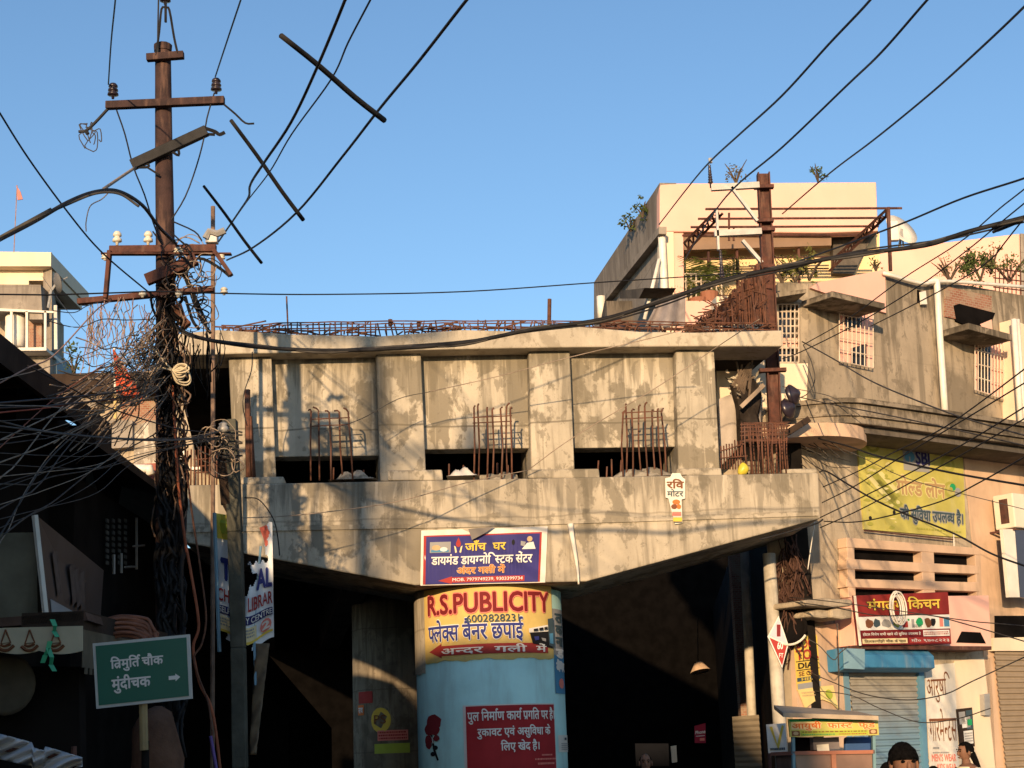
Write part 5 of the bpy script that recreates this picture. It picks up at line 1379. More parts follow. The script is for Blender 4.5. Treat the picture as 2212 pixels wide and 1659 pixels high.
tag(b_.build("sack", plain("brown_gunny", (.14, .075, .05), .9, .25, 5, .3), None, smooth=True), "brown gunny sack standing behind the green board's post", "sack")

# ------------------------------------------------------------------ pale houses in the distance on the left
fh = thing("cream_house", P(60, 800, 44), "cream flat-roofed house far off at the left edge with tank terrace", "building")
def hx(px, Y, dep, mat, name, bev=0):
    mm = MB(); mm.prism([P(u, v, Y) for u, v in px], V((0, dep, 0))); return mm.build(name, mat, fh, bevel=bev, fix=True)
hx([(-40, 543), (110, 545), (110, 575), (-40, 575)], 42.8, 4, MT['cream'], "roof_slab")
hx([(-40, 584), (115, 585), (115, 606), (62, 606), (62, 640), (-40, 640)], 43.2, 3, MT['cream'], "storey_wall")
hx([(60, 606), (114, 606), (118, 645), (60, 645)], 44.5, 1, plain("grey_recess", (.19, .18, .16), .9, .1), "recess_wall")
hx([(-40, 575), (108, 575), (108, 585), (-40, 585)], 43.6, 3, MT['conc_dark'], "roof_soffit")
hx([(-40, 614), (88, 615), (92, 690), (60, 690), (60, 672), (-40, 672)], 42.6, 1, MT['wall_side'], "terrace_wall")
hx([(-40, 670), (106, 672), (106, 760), (-40, 760)], 44.0, 1.5, MT['wall_low'], "terrace_back")
hx([(58, 676), (90, 676), (90, 752), (58, 752)], 43.0, .5, MT['brick'], "brick_pier")
hx([(-40, 752), (100, 750), (100, 757), (-40, 758)], 42.4, 1.6, MT['white'], "terrace_floor")
hx([(18, 757), (108, 757), (108, 830), (18, 830)], 43.0, 2, MT['wall_side'], "lower_wall")
hx([(108, 757), (122, 762), (123, 830), (108, 830)], 43.4, 2, flat("blue_grey_wall", (.22, .30, .34)), "lower_wall")
mm = MB(); mm.prism([P(112, 545, 43), P(132, 600, 47), P(130, 760, 47), P(112, 757, 43)], V((-.3, .2, 0))); mm.build("side_wall", MT['wall_side'], fh, fix=True)
for u in (22, 55, 95): hx([(u, 672), (u + 5, 672), (u + 5, 752), (u, 752)], 42.5, .06, MT['white'], "rail_post")
hx([(-40, 664), (116, 672), (116, 676), (-40, 670)], 42.5, .05, MT['white'], "handrail")
mm = MB(); mm.tube([P(120, 660, 43), P(121, 755, 43)], .05, 6); mm.build("drain_pipe", MT['pipe'], fh)
t = thing("water_tank", P(30, 752, 42.9), "white cylindrical water tank on the terrace of the far cream house", "water tank")
c = P(32, 750, 43.0); hgt = P(32, 676, 43).z - c.z
m = MB(); m.lathe(c, (0, 0, 1), [(0, .27), (hgt * .3, .28), (hgt * .32, .27), (hgt * .6, .28), (hgt * .62, .27), (hgt * .86, .28), (hgt * .97, .2), (hgt, .1)], 24); m.build("drum", MT['tank'], t, smooth=True)
t = thing("satellite_dish", P(122, 640, 41), "grey round satellite dish beside the far cream house", "satellite dish")
c = P(122, 612, 41); ax = V((.75, .45, .25)).normalized()
m = MB(); m.lathe(c, ax, [(-.06, .02), (-.03, .15), (.03, .28), (.05, .285), (.0, .16), (-.03, .02)], 20); m.build("bowl", plain("grey_dish", (.13, .13, .135), .6, .1), t, smooth=True)
m = MB(); m.tube([c, P(110, 630, 41), P(104, 665, 41)], .035, 6); m.tube([c, c + ax * .3 + V((0, 0, .12))], .02, 5); m.build("arm", MT['galv'], t)
# small pinkish flag on a hair-thin mast in front of the sky
t = thing("flag", P(40, 560, 38), "small faded pink pennant on a hair-thin mast against the sky", "flag")
m = MB(); m.tube([P(30, 545, 38), P(37, 400, 38)], .012, 4); m.build("mast", MT['wirepink'], t)
m = MB(); m.prism([P(35, 400, 38), P(44, 414, 38), P(49, 430, 38), P(38, 432, 38)], V((0, .03, 0))); m.build("cloth", flat("faded_pink", (.52, .20, .17)), t, fix=True)
# low old house between the dark building and the flyover
oh = thing("old_house", P(280, 1100, 29), "old low brick house with tiled roof edge behind the left utility pole", "building")
def ox(px, Y, dep, mat, name):
    mm = MB(); mm.prism([P(u, v, Y) for u, v in px], V((0, dep, 0))); return mm.build(name, mat, oh, fix=True)
ox([(205, 822), (490, 806), (490, 1130), (205, 1130)], 29.6, .4, MT['wall_low'], "wall")
ox([(262, 838), (352, 832), (352, 915), (262, 920)], 29.55, .05, MT['brick'], "brick_patch")
ox([(110, 808), (372, 800), (372, 838), (110, 850)], 29.0, 1.2, MT['darkbrown'], "roof_edge")
ox([(110, 845), (212, 840), (212, 880), (110, 885)], 29.3, .3, MT['wall_side'], "wall")
ox([(228, 908), (286, 908), (286, 965), (228, 970)], 28.6, .8, MT['wall_side'], "parapet_block")
ox([(200, 962), (290, 958), (300, 1056), (230, 1010)], 28.8, .3, MT['wall_low'], "wall")
ox([(288, 920), (342, 905), (342, 1000), (290, 1004)], 28.7, .3, concrete("flaking_plaster", (.62, .56, .47), (.28, .24, .19), .5, (.45, .5), 5, 3), "wall")
ox([(290, 1003), (342, 1000), (340, 1046), (296, 1052)], 28.5, .2, flat("brick_red_paint", (.30, .10, .075)), "red_panel")
ox([(258, 1015), (294, 1018), (296, 1050), (280, 1046)], 28.4, .2, MT['white'], "white_panel")
ox([(388, 970), (398, 970), (398, 1044), (388, 1044)], 26, .1, MT['pipe'], "white_jamb"); ox([(398, 1009), (432, 1007), (432, 1014), (398, 1015)], 26, .1, MT['pipe'], "white_jamb")
m = MB(); m.tube([P(250, 1013, 28.2), P(308, 1013, 28.2), P(322, 1012, 28.2), P(325, 1026, 28.2)], .085, 10); m.build("waste_pipe", MT['pipe'], oh, smooth=True)
# orange pennant
t = thing("flag", P(248, 900, 26), "bright orange-red triangular pennant on a white and brass mast", "flag")
m = MB(); m.tube([P(249, 905, 26), P(249, 850, 26)], .03, 8); m.build("mast", plain("brass_mast", (.62, .44, .16), .35, .1), t); m = MB(); m.tube([P(249, 850, 26), P(247, 752, 26)], .02, 6); m.build("mast_top", MT['white'], t)
m = MB()
def pen(a, b):
    u = 244 + (2 + 60 * b) * a * 1.0; v0 = 755 + 85 * b * .9; v = 755 + 95 * b + a * b * 14
    return P(u + 8 * b, v, 25.9 + .07 * math.sin(a * 6 + b * 9))
m.grid(pen, 8, 14); m.build("cloth", plain("orange_red_cloth", (.50, .085, .04), .8, .2, 4, .05), t, smooth=True, solid=.01)
# plants on roofs
def plant(name, label, c, r, n, size, mat=MT['leaf'], stems=4, cat="plant", spread=1.0, group=None):
    t = thing(name, c, label, cat, group); c = V(c)
    mm = MB()
    for i in range(stems):
        a = random.uniform(0, 6.28); e = c + V((math.cos(a) * r * .6 * spread, math.sin(a) * r * .4, r * random.uniform(.8, 1.7)))
        mm.tube([c, c.lerp(e, .5) + V((0, 0, r * .15)), e], [.02, .006], 4, 2)
    mm.build("stem", MT['bark'], t)
    leafy("foliage", c + V((0, 0, r * .8)), r * .8, int(n * 2.2), mat, t, size * .5, .9, 9)
    return t
plant("roof_weed", "weed sprouting from the edge of the bare side wall, upper clump", SD.at(1388, 470, .1), .22, 40, .09)
plant("roof_weed", "weed sprouting from the edge of the bare side wall, lower clump", SD.at(1362, 500, .1), .25, 46, .09)
plant("roof_weed", "low dry weeds on the peach parapet left of the steel post", fb(1590, 396, -.2), .25, 50, .06, MT['leaf2'], 5, "plant", 2.0)
plant("roof_weed", "small upright weed on the peach parapet right of the steel post", fb(1768, 394, -.2), .22, 46, .07)
def palm(c, r, n, label):
    t = thing("potted_palm", c, label, "plant"); mm = MB(); c = V(c)
    for i in range(n):
        a = random.uniform(0, 6.28); L = r * random.uniform(.7, 1.1); up_ = random.uniform(.3, 1.1)
        d = V((math.cos(a), math.sin(a) * .7, up_)).normalized(); tip = c + d * L - V((0, 0, L * .25)); mid = c + d * L * .55 + V((0, 0, L * .08))
        sd_ = d.cross(V((0, 0, 1))).normalized()
        for k in range(12):
            q = k / 11; p_ = (c * (1 - q) ** 2 + mid * 2 * q * (1 - q) + tip * q * q); w = r * .22 * math.sin(.3 + q * 2.6)
            for s in (-1, 1): mm.quad(p_, p_ + sd_ * s * w + V((0, 0, -w * .5)) + d * w * .5, p_ + d * .02)
    mm.build("fronds", plain("palm_green", (.10, .125, .03), .5, .35, 6, 0), t)
    mm = MB(); mm.lathe(c - V((0, 0, r * .5)), (0, 0, 1), [(0, .12), (.25, .17), (.26, .15)], 12); mm.build("pot", flat("clay_pot", (.30, .13, .08)), t)
palm(fb(1530, 612, -.1), .85, 40, "bushy potted palm behind the terrace railing")
palm(fb(1508, 640, -.1), .6, 24, "lower potted palm at the left end of the terrace railing")
for i, u in enumerate((1690, 1718, 1748)):
    plant("creeper", ("creeper on the grey parapet, nearest the steel post", "creeper in the middle of the grey parapet", "creeper beside the peach parapet panel")[i], fa(u, 612 - i * 3, -.2), .28, 90, .07, plain("lit_leaves%d" % i, (.13, .13, .035), .6, .4, 9, 0), 4, "plant", 1.6, "creepers on the grey parapet")
plant("roof_bush", "round green bush in a planter on the right roof end", fa(2118, 605, -.4), .40, 420, .07, MT['leaf'], 5)
plant("roof_bush", "tall thin weed rising above the bush on the right roof", fa(2142, 590, -.3), .33, 60, .07, MT['leaf2'], 5)
plant("dry_grass", "tuft of dry grass on the grey parapet before the long peach wall", fa(2052, 607, -.2), .26, 60, .05, MT['leaf2'], 9, "plant", 1.8)
plant("roof_weed", "dark sprig at the top of the peach parapet panel", fa(1892, 585, -.2), .14, 30, .05)
plant("roof_weed", "spindly weed on the far low roof left of the utility pole", P(160, 806, 29.4), .35, 46, .09, MT['leaf'], 5)
plant("roof_cactus", "row of spiky potted plants behind the roof railing at the right edge", fa(2180, 610, -.5), .34, 80, .07, MT['leaf'], 8, "plant", 2.0)
# ================================================================== poles and wires
YP = 17.0
def wire(pts, r, name, mat, label, group=None, n=5, sm=6, sag=0, cat="cable"):
    """pts: (u, v, depth)"""
    q = []; last = None
    for p_ in pts:
        if len(p_) == 3: last = p_[2]
        q.append([p_[0], p_[1], p_[2] if len(p_) == 3 else None])
    ks = [i for i, p_ in enumerate(q) if p_[2] is not None]
    for a, b in zip(ks, ks[1:]):
        for i in range(a + 1, b): q[i][2] = 1 / (1 / q[a][2] + (1 / q[b][2] - 1 / q[a][2]) * (i - a) / (b - a))
    for i in range(ks[-1] + 1, len(q)): q[i][2] = q[ks[-1]][2]
    w3 = [P(*p_) for p_ in q]
    def off(p_): return p_[0] > 2205 or p_[0] < 5 or p_[1] < 5          # carries on past the frame
    if off(q[-1]): w3.append(w3[-1] + (w3[-1] - w3[-2]).normalized() * 7)
    if off(q[0]): w3.insert(0, w3[0] + (w3[0] - w3[1]).normalized() * 7)
    o = MB().tube(w3, r, n, sm).build(name, mat, None, smooth=True)
    return tag(o, label, cat, group)
up_ = thing("utility_pole", (P(362, 1659, YP).x, YP, 0), "tall brown steel utility pole at left with five crossarms and ragged wires", "utility pole")
def bar_px(u0, v0, u1, v1, hpx, Y0, Y1, name, mat, parent, dpt=.08):
    a, b = P(u0, v0, Y0), P(u1, v1, Y1)
    return MB().bar(a, b, dpt, hpx * Y0 / FPX).build(name, mat, parent, bevel=.006)
def insul(u, v, Y, hpx, rpx, mat, parent, sheds=3):
    b = P(u, v, Y); k = Y / FPX; h = hpx * k; r = rpx * k
    pr = [(-.25 * h, .015), (0, .018)]
    for i in range(sheds):
        z = h * (i + .1) / sheds; pr += [(z, r * .55), (z + h * .1 / sheds, r * (1 - .08 * i)), (z + h * .5 / sheds, r * (.95 - .08 * i)), (z + h * .8 / sheds, r * .6)]
    pr += [(h, r * .55), (h * 1.02, r * .2)]
    return MB().lathe(b, (0, 0, 1), pr, 12).build("insulator", mat, parent, smooth=True)
m = MB(); m.tube([V((P(364, 1659, YP).x, YP, 0)), P(358, 700, YP), P(354, 330, YP), P(352, 96, YP)], [.115, .088], 10, 3)
m.build("post", MT['polepaint'], up_, smooth=True)
m = MB(); t_ = P(352, 108, YP); m.lathe(t_, (0, 0, 1), [(-.02, .10), (.05, .105), (.06, .10), (.075, .05)], 12); m.build("pole_cap", MT['polepaint'], up_)
bar_px(317, 125, 397, 119, 17, YP - .12, YP - .12, "crossarm", MT['polepaint'], up_)
bar_px(229, 228, 485, 217, 18, YP - .14, YP - .14, "crossarm", MT['polepaint'], up_)
bar_px(285, 357, 447, 282, 24, YP - .15, YP - .15, "crossarm", MT['wire'], up_)
bar_px(237, 540, 467, 537, 17, YP - .14, YP - .14, "crossarm", MT['rail'], up_)
bar_px(316, 605, 425, 560, 26, YP - .22, YP - .22, "crossarm", MT['rail'], up_)
bar_px(168, 652, 462, 624, 13, YP - .16, YP - .16, "crossarm", MT['rail'], up_)
bar_px(237, 542, 228, 645, 9, YP - .2, YP - .2, "hanger", MT['rail'], up_); bar_px(462, 540, 500, 595, 9, YP - .2, YP - .2, "hanger", MT['rail'], up_)
bar_px(219, 549, 500, 549, 4, YP - .2, YP - .2, "tie_rod", MT['rail'], up_)
for u, v in ((244, 207), (467, 196)): insul(u, v, YP - .14, 30, 13, MT['insul'], up_)
insul(357, 4, YP - .1, 30, 13, MT['insul'], up_)
for u, v in ((253, 524), (320, 524)): insul(u, v, YP - .14, 26, 11, MT['ceramic'], up_, 2)
insul(386, 548, YP - .2, 14, 12, MT['ceramic'], up_, 2); insul(227, 560, YP - .2, 12, 9, MT['ceramic'], up_, 2); insul(479, 560, YP - .2, 12, 8, MT['ceramic'], up_, 2)
for u in (308, 385): insul(u, 640, YP - .25, 12, 9, MT['ceramic'], up_, 1)
insul(484, 634, YP - .15, 14, 9, MT['ceramic'], up_, 2)
def pin(pts, r, name="bracket_rod", mat=MT['wire'], Y=YP - .15): return MB().tube([P(u, v, Y) for u, v in pts], r, 5, 3).build(name, mat, up_)
pin([(337, 120), (344, 70), (349, 20), (358, 17), (366, 22), (376, 80), (384, 116)], .014); pin([(358, 4), (358, 48)], .016)
pin([(341, 118), (341, 60), (343, -30)], .010)
pin([(232, 236), (208, 262), (186, 282), (170, 284)], .018); pin([(186, 282), (190, 290)], .022)
pin([(484, 226), (508, 246), (530, 266), (549, 267)], .012)
pin([(445, 278), (465, 285), (474, 291), (486, 286)], .022); pin([(443, 290), (464, 291)], .018)
pin([(372, 328), (386, 336), (384, 322), (368, 322)], .016); pin([(294, 362), (320, 361), (318, 354), (300, 358)], .016); pin([(317, 361), (344, 378)], .012)
m = MB()
for k in range(9):
    a = P(200 + random.uniform(-16, 8), 275 + random.uniform(-10, 12), YP - .15)
    m.tube([a, a + V((random.uniform(-.1, .1), 0, random.uniform(-.08, .05))), a + V((random.uniform(-.1, .1), 0, random.uniform(-.2, 0))), a + V((random.uniform(0, .05), 0, random.uniform(-.3, -.1)))], .006, 4, 3)
m.build("wire_scrap", MT['wiregrey'], up_)
m = MB(); m.tube([P(444, 515, YP), P(452, 500, YP), P(470, 505, YP), P(486, 498, YP)], .04, 6); m.build("junction_box", MT['galv'], up_)
# jumper wires of the pole
for a in ([(252, 238), (270, 290), (288, 360), (312, 420), (330, 478), (346, 520)], [(463, 200), (447, 255), (440, 300), (424, 360), (400, 425), (370, 475)], [(372, 478), (420, 500), (436, 520)], [(368, 500), (400, 530), (416, 545)], [(330, 500), (352, 530)]):
    pin(a, .009, "jumper_wire")
# second crossarm brace, black braces in the lower knot
for a in ([(375, 560), (400, 600), (430, 680), (455, 720)], [(395, 575), (425, 650), (447, 700)], [(400, 640), (415, 690), (430, 712)], [(405, 560), (440, 560), (478, 582), (496, 597)]): pin(a, .018, "bracket_rod", MT['wire'])
pin([(382, 660), (392, 690), (405, 705)], .06, "sheath", MT['rust'])

# lone thin rusty pole, and the short concrete pole carrying the banner
t = thing("rusty_pole", (P(459, 1659, 19.6).x, 19.6, 0), "thin rusty brown pole standing before the left end of the flyover", "pole")
bt = P(460, 1040, 19.6); tp = P(460, 446, 19.6)
m = MB(); m.tube([V((bt.x + .02, 19.6, 0)), bt, tp], .028, 8); m.build("post", plain("faded_rusty_pole", (.20, .135, .10), .8, .3, 6, .1), t)
m = MB(); m.obox(P(458, 515, 19.5), V((.075, 0, 0)), V((0, .06, 0)), V((0, 0, .07))); m.build("clamp_box", MT['galv'], t, bevel=.01)
YC2 = 17.6
t = thing("concrete_pole", (P(520, 1659, YC2).x, YC2, 0), "short dark greenish concrete pole with cut-off top and strapped wires", "pole")
m = MB(); pp = [P(497, 908, YC2), P(508, 1150, YC2), P(515, 1400, YC2), P(519, 1659, YC2)]; b_ = pp[-1] + (pp[-1] - pp[-2]) * 2; b_.z = 0
for a, b in zip([b_] + pp[::-1], pp[::-1]):
    if (a - b).length > .01: m.bar(a, b, .16, .15)
m.build("post", MT['poleconc'], t, bevel=.012)
m = MB(); m.bar(P(480, 990, YC2 - .05), P(488, 1090, YC2 - .05), .06, .10); m.bar(P(488, 1090, YC2 - .05), P(512, 1135, YC2 - .05), .05, .07); m.build("old_strut", MT['darkbrown'], t)
m = MB(); m.lathe(P(482, 935, YC2 - .15), (0, 0, 1), [(0, .03), (.02, .06), (.06, .06), (.08, .04), (.1, .05), (.12, .02)], 10); m.build("insulator", MT['galv'], t, smooth=True)
for i in range(7):
    v = 930 + i * 9 + random.uniform(-3, 3)
    m = MB(); m.tube([P(478 + random.uniform(-4, 4), v, YC2 - .16), P(500, v + random.uniform(-6, 6), YC2 - .17), P(524, v + random.uniform(-8, 8), YC2 - .15)], .010, 4, 3); m.build("strap_wire", MT['wiregrey'], t)
# banner tied to it
YB = 18.0
Bn = thing("library_banner", P(525, 1390, YB), "torn white and yellow study library banner tied behind the concrete pole", "banner")
class BF:
    n = V((0, -1, 0))
    def at(s, a, b, off=0):
        u = 464 + 124 * a + 4 * b; v = 1108 + 268 * b + 20 * a * (1 - b) + 34 * b * max(0, math.sin(a * 3.1)) ** 2 * (1 if a > .25 else .6)
        return P(u, v, YB + .09 * math.sin(a * 6.5 + b * 2) + .05 * math.sin(a * 14 + b * 5) + .06 * b * math.sin(a * 9) - off)
bf_ = BF(); NX, NY = 62, 74
m = MB(); vs = [bf_.at(i / NX, j / NY) for j in range(NY + 1) for i in range(NX + 1)]; fs = []
for j in range(NY):
    for i in range(NX):
        a, b = (i + .5) / NX + .02 * math.sin(j * .7), (j + .5) / NY + .015 * math.sin(i * .9)
        if b < .34 and .36 + .3 * max(0, b - .2) < a < .93 - .9 * abs(b - .3) * (b > .2) and a > .30: continue         # the top right is torn away
        if .30 < b < .62 and .36 < a < .36 + .40 * (1 - abs(b - .45) / .2): continue
        if b > .93 and (a < .18 or .36 < a < .62): continue
        fs.append([j * (NX + 1) + i, j * (NX + 1) + i + 1, (j + 1) * (NX + 1) + i + 1, (j + 1) * (NX + 1) + i])
m.add(vs, fs); pn = m.build("sheet", plain("white_flex_banner", (.74, .77, .80), .5, .1, 3, .03), Bn, smooth=True)
S = Sign(bf_)
S.rect(.02, .30, .0, .20, plain("banner_yellow", (.60, .52, .08), .5, .1, 3, 0), .008, 3); S.blob(.16, .10, .11, .06, 'lime', .02); S.blob(.16, .10, .085, .045, plain("banner_yellow_b", (.60, .52, .08), .5, .1, 3, 0), .024); S.text("B", .11, .21, .075, .125, 'lime', .02, .03)
S.text("T", .10, .26, .36, .52, 'blue', .06, .03, None, 0, 3); S.text("AL", .72, .97, .40, .55, 'blue', .05, .03, None, 0, 4)
S.text("CHA", .03, .34, .60, .70, 'red', .02, .04, None, 0, 6); S.text("LIBRAR", .56, .98, .60, .70, 'red', .02, .04, None, 0, 8)
S.rect(.03, .98, .735, .80, 'navy', .03, 16); S.text("SELF STUDY CENTRE", .05, .97, .745, .79, 'white', .015, .045, None, 0, 24)
S.rect(.04, .7, .82, .925, 'cream', .03, 10); S.scribble(.07, .66, .83, .90, 'grey', 3, .04); S.rect(.03, .98, .925, .945, 'yellow', .034, 14); S.blob(.86, .87, .1, .055, 'pink', .04); S.text("2", .80, .92, .84, .90, 'white', .04, .05)
S.done(pn)
m = MB(); m.tube([P(463, 1108, YB - .02), P(474, 1408, YB - .02)], .022, 6); m.build("edge_stick", flat("blue_white_stick", (.22, .38, .50)), Bn)
m = MB(); m.tube([P(563, 1180, YB), P(548, 1350, YB), P(552, 1480, YB)], .015, 5); m.build("edge_stick", flat("blue_white_stick2", (.22, .38, .50)), Bn)
m = MB(); m.grid(lambda a, b: P(552 + 30 * a * (1 - b * .5) - 14 * b, 1390 + 240 * b, YB + .05 * math.sin(b * 22 + a * 4)), 4, 30); m.build("torn_strip", plain("dull_rag", (.17, .13, .09), .9, .3, 4, .1), Bn, smooth=True, solid=.01)
# torn flag scrap right of the pole
m = MB(); m.prism([P(560, 1140, 18.1), P(585, 1130, 18.1), P(588, 1175, 18.1), P(573, 1180, 18.1), P(570, 1165, 18.1)], V((0, .02, 0))); tag(m.build("banner_scrap", flat("scrap_red_white", (.40, .10, .08)), None, fix=True), "small red scrap of banner fluttering right of the concrete pole", "scrap")

# ------------------------------------------------------------------ right steel post with brackets
YR = 22.6
rp = thing("steel_post", (P(1678, 1000, YR).x, YR, 0), "rusty brown steel I-post rising beyond the right end of the flyover deck", "utility pole")
a, b = P(1648, 376, YR), P(1676, 960, YR); d = (b - a) / (a.z - b.z); g0 = a + d * a.z
m = MB(); m.bar(b, a, .05, .18); m.bar(b - V((.08, .02, 0)), a - V((.08, .02, .0)), .16, .02); m.bar(b + V((.08, -.02, 0)), a + V((.08, -.02, .0)), .16, .02); m.build("post", MT['rail'], rp)
for v, w in ((404, 22), (477, 18), (496, 20), (576, 16), (800, 30)):
    m = MB(); c = P(1650 + (v - 404) * .047, v, YR - .1); m.obox(c, V((w * YR / FPX, 0, 0)), V((0, .05, 0)), V((0, 0, .025))); m.build("clamp_band", MT['rail'], rp)
def rb(u0, v0, u1, v1, h, name, mat, o=-.15): 
    m = MB(); m.bar(P(u0, v0, YR + o), P(u1, v1, YR + o), .07, h * YR / FPX); return m.build(name, mat, rp)
rb(1536, 406, 1640, 400, 14, "crossarm", MT['galv']); rb(1543, 505, 1645, 500, 14, "crossarm", MT['galv']); rb(1580, 405, 1636, 478, 6, "brace", MT['galv']); rb(1604, 520, 1646, 568, 7, "brace", MT['galv'])
insul(1535, 396, YR - .15, 44, 6, MT['insul'], rp, 7)
m = MB(); m.tube([P(1535, 352, YR - .15), P(1534, 342, YR - .15)], .03, 6); m.build("insulator_cap", MT['galv'], rp)
insul(1560, 600, YR - .3, 64, 6, MT['insul'], rp, 9)
rb(1548, 455, 1552, 540, 5, "hanger", MT['galv'])
for c, ang in ((P(1713, 852, YR - .3), .3), (P(1703, 882, YR - .3), .1)):
    ax = V((.75, -.6, .2)); m = MB(); m.lathe(c, ax, [(-.05, .04), (-.04, .14), (.0, .155), (.03, .12), (.07, .07), (.10, .04)], 14); m.build("disc_insulator", MT['insul'], rp, smooth=True)
rb(1600, 880, 1650, 832, 9, "strut", MT['wiretan'], -.3); rb(1685, 945, 1748, 905, 13, "strut", MT['darkbrown'], -.4)
# dark stump-like knot of cable and broken tree beside the post
tk = thing("bare_tree", P(1612, 930, 22.6), "dark bare broken tree trunk leaning by the steel post", "tree")
m = MB(); m.tube([P(1622, 960, 22.6), P(1610, 880, 22.6), P(1588, 828, 22.6)], [.20, .09], 8, 3); m.tube([P(1618, 900, 22.6), P(1630, 850, 22.6), P(1612, 815, 22.6), P(1606, 790, 22.6)], [.13, .06], 7, 3); m.build("trunk", plain("charred_bark", (.035, .028, .024), .9, .4, 6, .4), tk)
m = MB()
for i in range(14): m.tube([P(1600 + random.uniform(-20, 20), 850 + random.uniform(-30, 20), 22.5), P(1605 + random.uniform(-25, 25), 800 + random.uniform(-25, 25), 22.5)], .015, 4)
m.build("twig", plain("grey_twig", (.16, .12, .09), .9, .3), tk)
leafy("dead_leaf", P(1600, 815, 22.5), .3, 40, plain("bleached_leaf", (.50, .44, .34), .8, .3), tk, .05, .8, 6)
m = MB(); m.grid(lambda a, b: P(1552 + 92 * a, 862 - 34 * a + b * (150 - 60 * a), 22.75 + .03 * math.sin(a * 12 + b * 2)), 16, 8); tag(m.build("hanging_cloth", plain("grey_white_tarp", (.42, .37, .33), .9, .2, 2, .1), None, smooth=True, solid=.01), "grey white cloth hanging under the deck end beside the bare tree", "cloth")
m = MB(); m.grid(lambda a, b: P(1420 + 60 * a - 26 * b * (1 - a), 655 + 50 * b - 25 * a * (1 - b), 25 + .1 * math.sin(a * 9)), 12, 6); tag(m.build("hanging_net", plain("grey_net", (.28, .25, .25), .9, .25, 4, .1), None, smooth=True, solid=.01), "grey net draped below the peach house's left terrace corner", "net")

# ------------------------------------------------------------------ overhead lines
BK_, GR_, TN_ = MT['wire'], MT['wiregrey'], MT['wiretan']
line = "overhead lines in the sky"
wire([(765, -60, 8), (745, 0), (685, 145), (628, 265), (570, 352), (541, 398), (537, 425), (516, 458), (472, 522, 18.4)], .0105, "power_line", BK_, "left thick line from the rusty pole to the top, with a kink", None)
wire([(830, -60, 8), (800, 0), (752, 92), (715, 172), (630, 290), (582, 372), (530, 440), (480, 512, 18.4)], .0065, "power_line", BK_, "thin line between the two thick ones through the black spacer bars", None)
wire([(1060, -60, 8), (1008, 0), (905, 132), (820, 235), (740, 338), (640, 460), (548, 534), (490, 562, 18.4)], .0105, "power_line", BK_, "long thick line slanting from the rusty pole to the top centre", None)
def rod_px(u0, v0, Y0, u1, v1, Y1, r, label):
    a, b = P(u0, v0, Y0), P(u1, v1, Y1); o = MB().tube([a, a.lerp(b, .35) + V((0, 0, .006)), a.lerp(b, .7) - V((0, 0, .008)), b], [r * .85, r], 7, 3).build("spacer_bar", MT['rod'], None, smooth=True); tag(o, label, "spacer bar")
rod_px(607, 77, 9.3, 830, 260, 10.4, .021, "thickest black spacer bar, highest of the three on the overhead lines")
rod_px(499, 260, 12.2, 655, 475, 13.2, .019, "middle black spacer bar across the overhead lines")
rod_px(440, 402, 15.2, 565, 568, 16.2, .017, "lowest and thinnest black spacer bar across the overhead lines")
wire([(253, -60, 12), (249, 0), (240, 90), (234, 182, 16.85)], .0085, "power_line", BK_, "line rising from the left insulator of the tall pole")
wire([(540, -60, 12), (520, 0), (490, 90), (465, 166, 16.85)], .0085, "power_line", BK_, "line rising from the right insulator of the tall pole")
wire([(-20, 212, 12), (0, 245), (60, 340), (140, 450), (215, 540), (305, 618), (345, 648, 16.7)], .0085, "power_line", BK_, "line slanting down from the left edge to the tall pole")
wire([(-20, 528, 12), (0, 517), (75, 478), (150, 435), (210, 413), (258, 414), (308, 444), (345, 492), (380, 526, 16.8)], .019, "service_cable", BK_, "fat twisted cable arching from the left edge to the tall pole")
wire([(-20, 523, 12), (0, 512), (75, 474), (150, 440), (208, 418), (258, 419), (300, 446)], .011, "service_cable", GR_, "thinner strand wound round the fat arching cable")
wire([(224, 408, 15), (243, 395), (268, 378), (292, 362, 16.8)], .017, "cable_clamp", MT['wiretan'], "pale tension clamp tying the fat arching cable to the dark crossarm", None, 5, 4, 0, "clamp")
wire([(238, 412, 15), (220, 430), (195, 445), (186, 478), (186, 500)], .006, "loose_wire", TN_, "pale wire end curling down from the arching cable's clamp")
wire([(1920, -60, 10), (1880, 0), (1790, 96), (1690, 206), (1600, 288), (1535, 348), (1490, 400), (1424, 485, 25)], .0105, "power_line", BK_, "leftmost of the three lines running to the upper right")
wire([(2060, -60, 10), (2003, 0), (1905, 112), (1830, 184), (1690, 318), (1590, 402), (1535, 470), (1480, 560, 25)], .0105, "power_line", BK_, "middle one of the three lines running to the upper right")
wire([(2260, -40, 10), (2212, 15), (2110, 112), (2010, 202), (1890, 300), (1790, 376), (1690, 462, 24)], .0105, "power_line", BK_, "rightmost of the three lines running to the upper right")
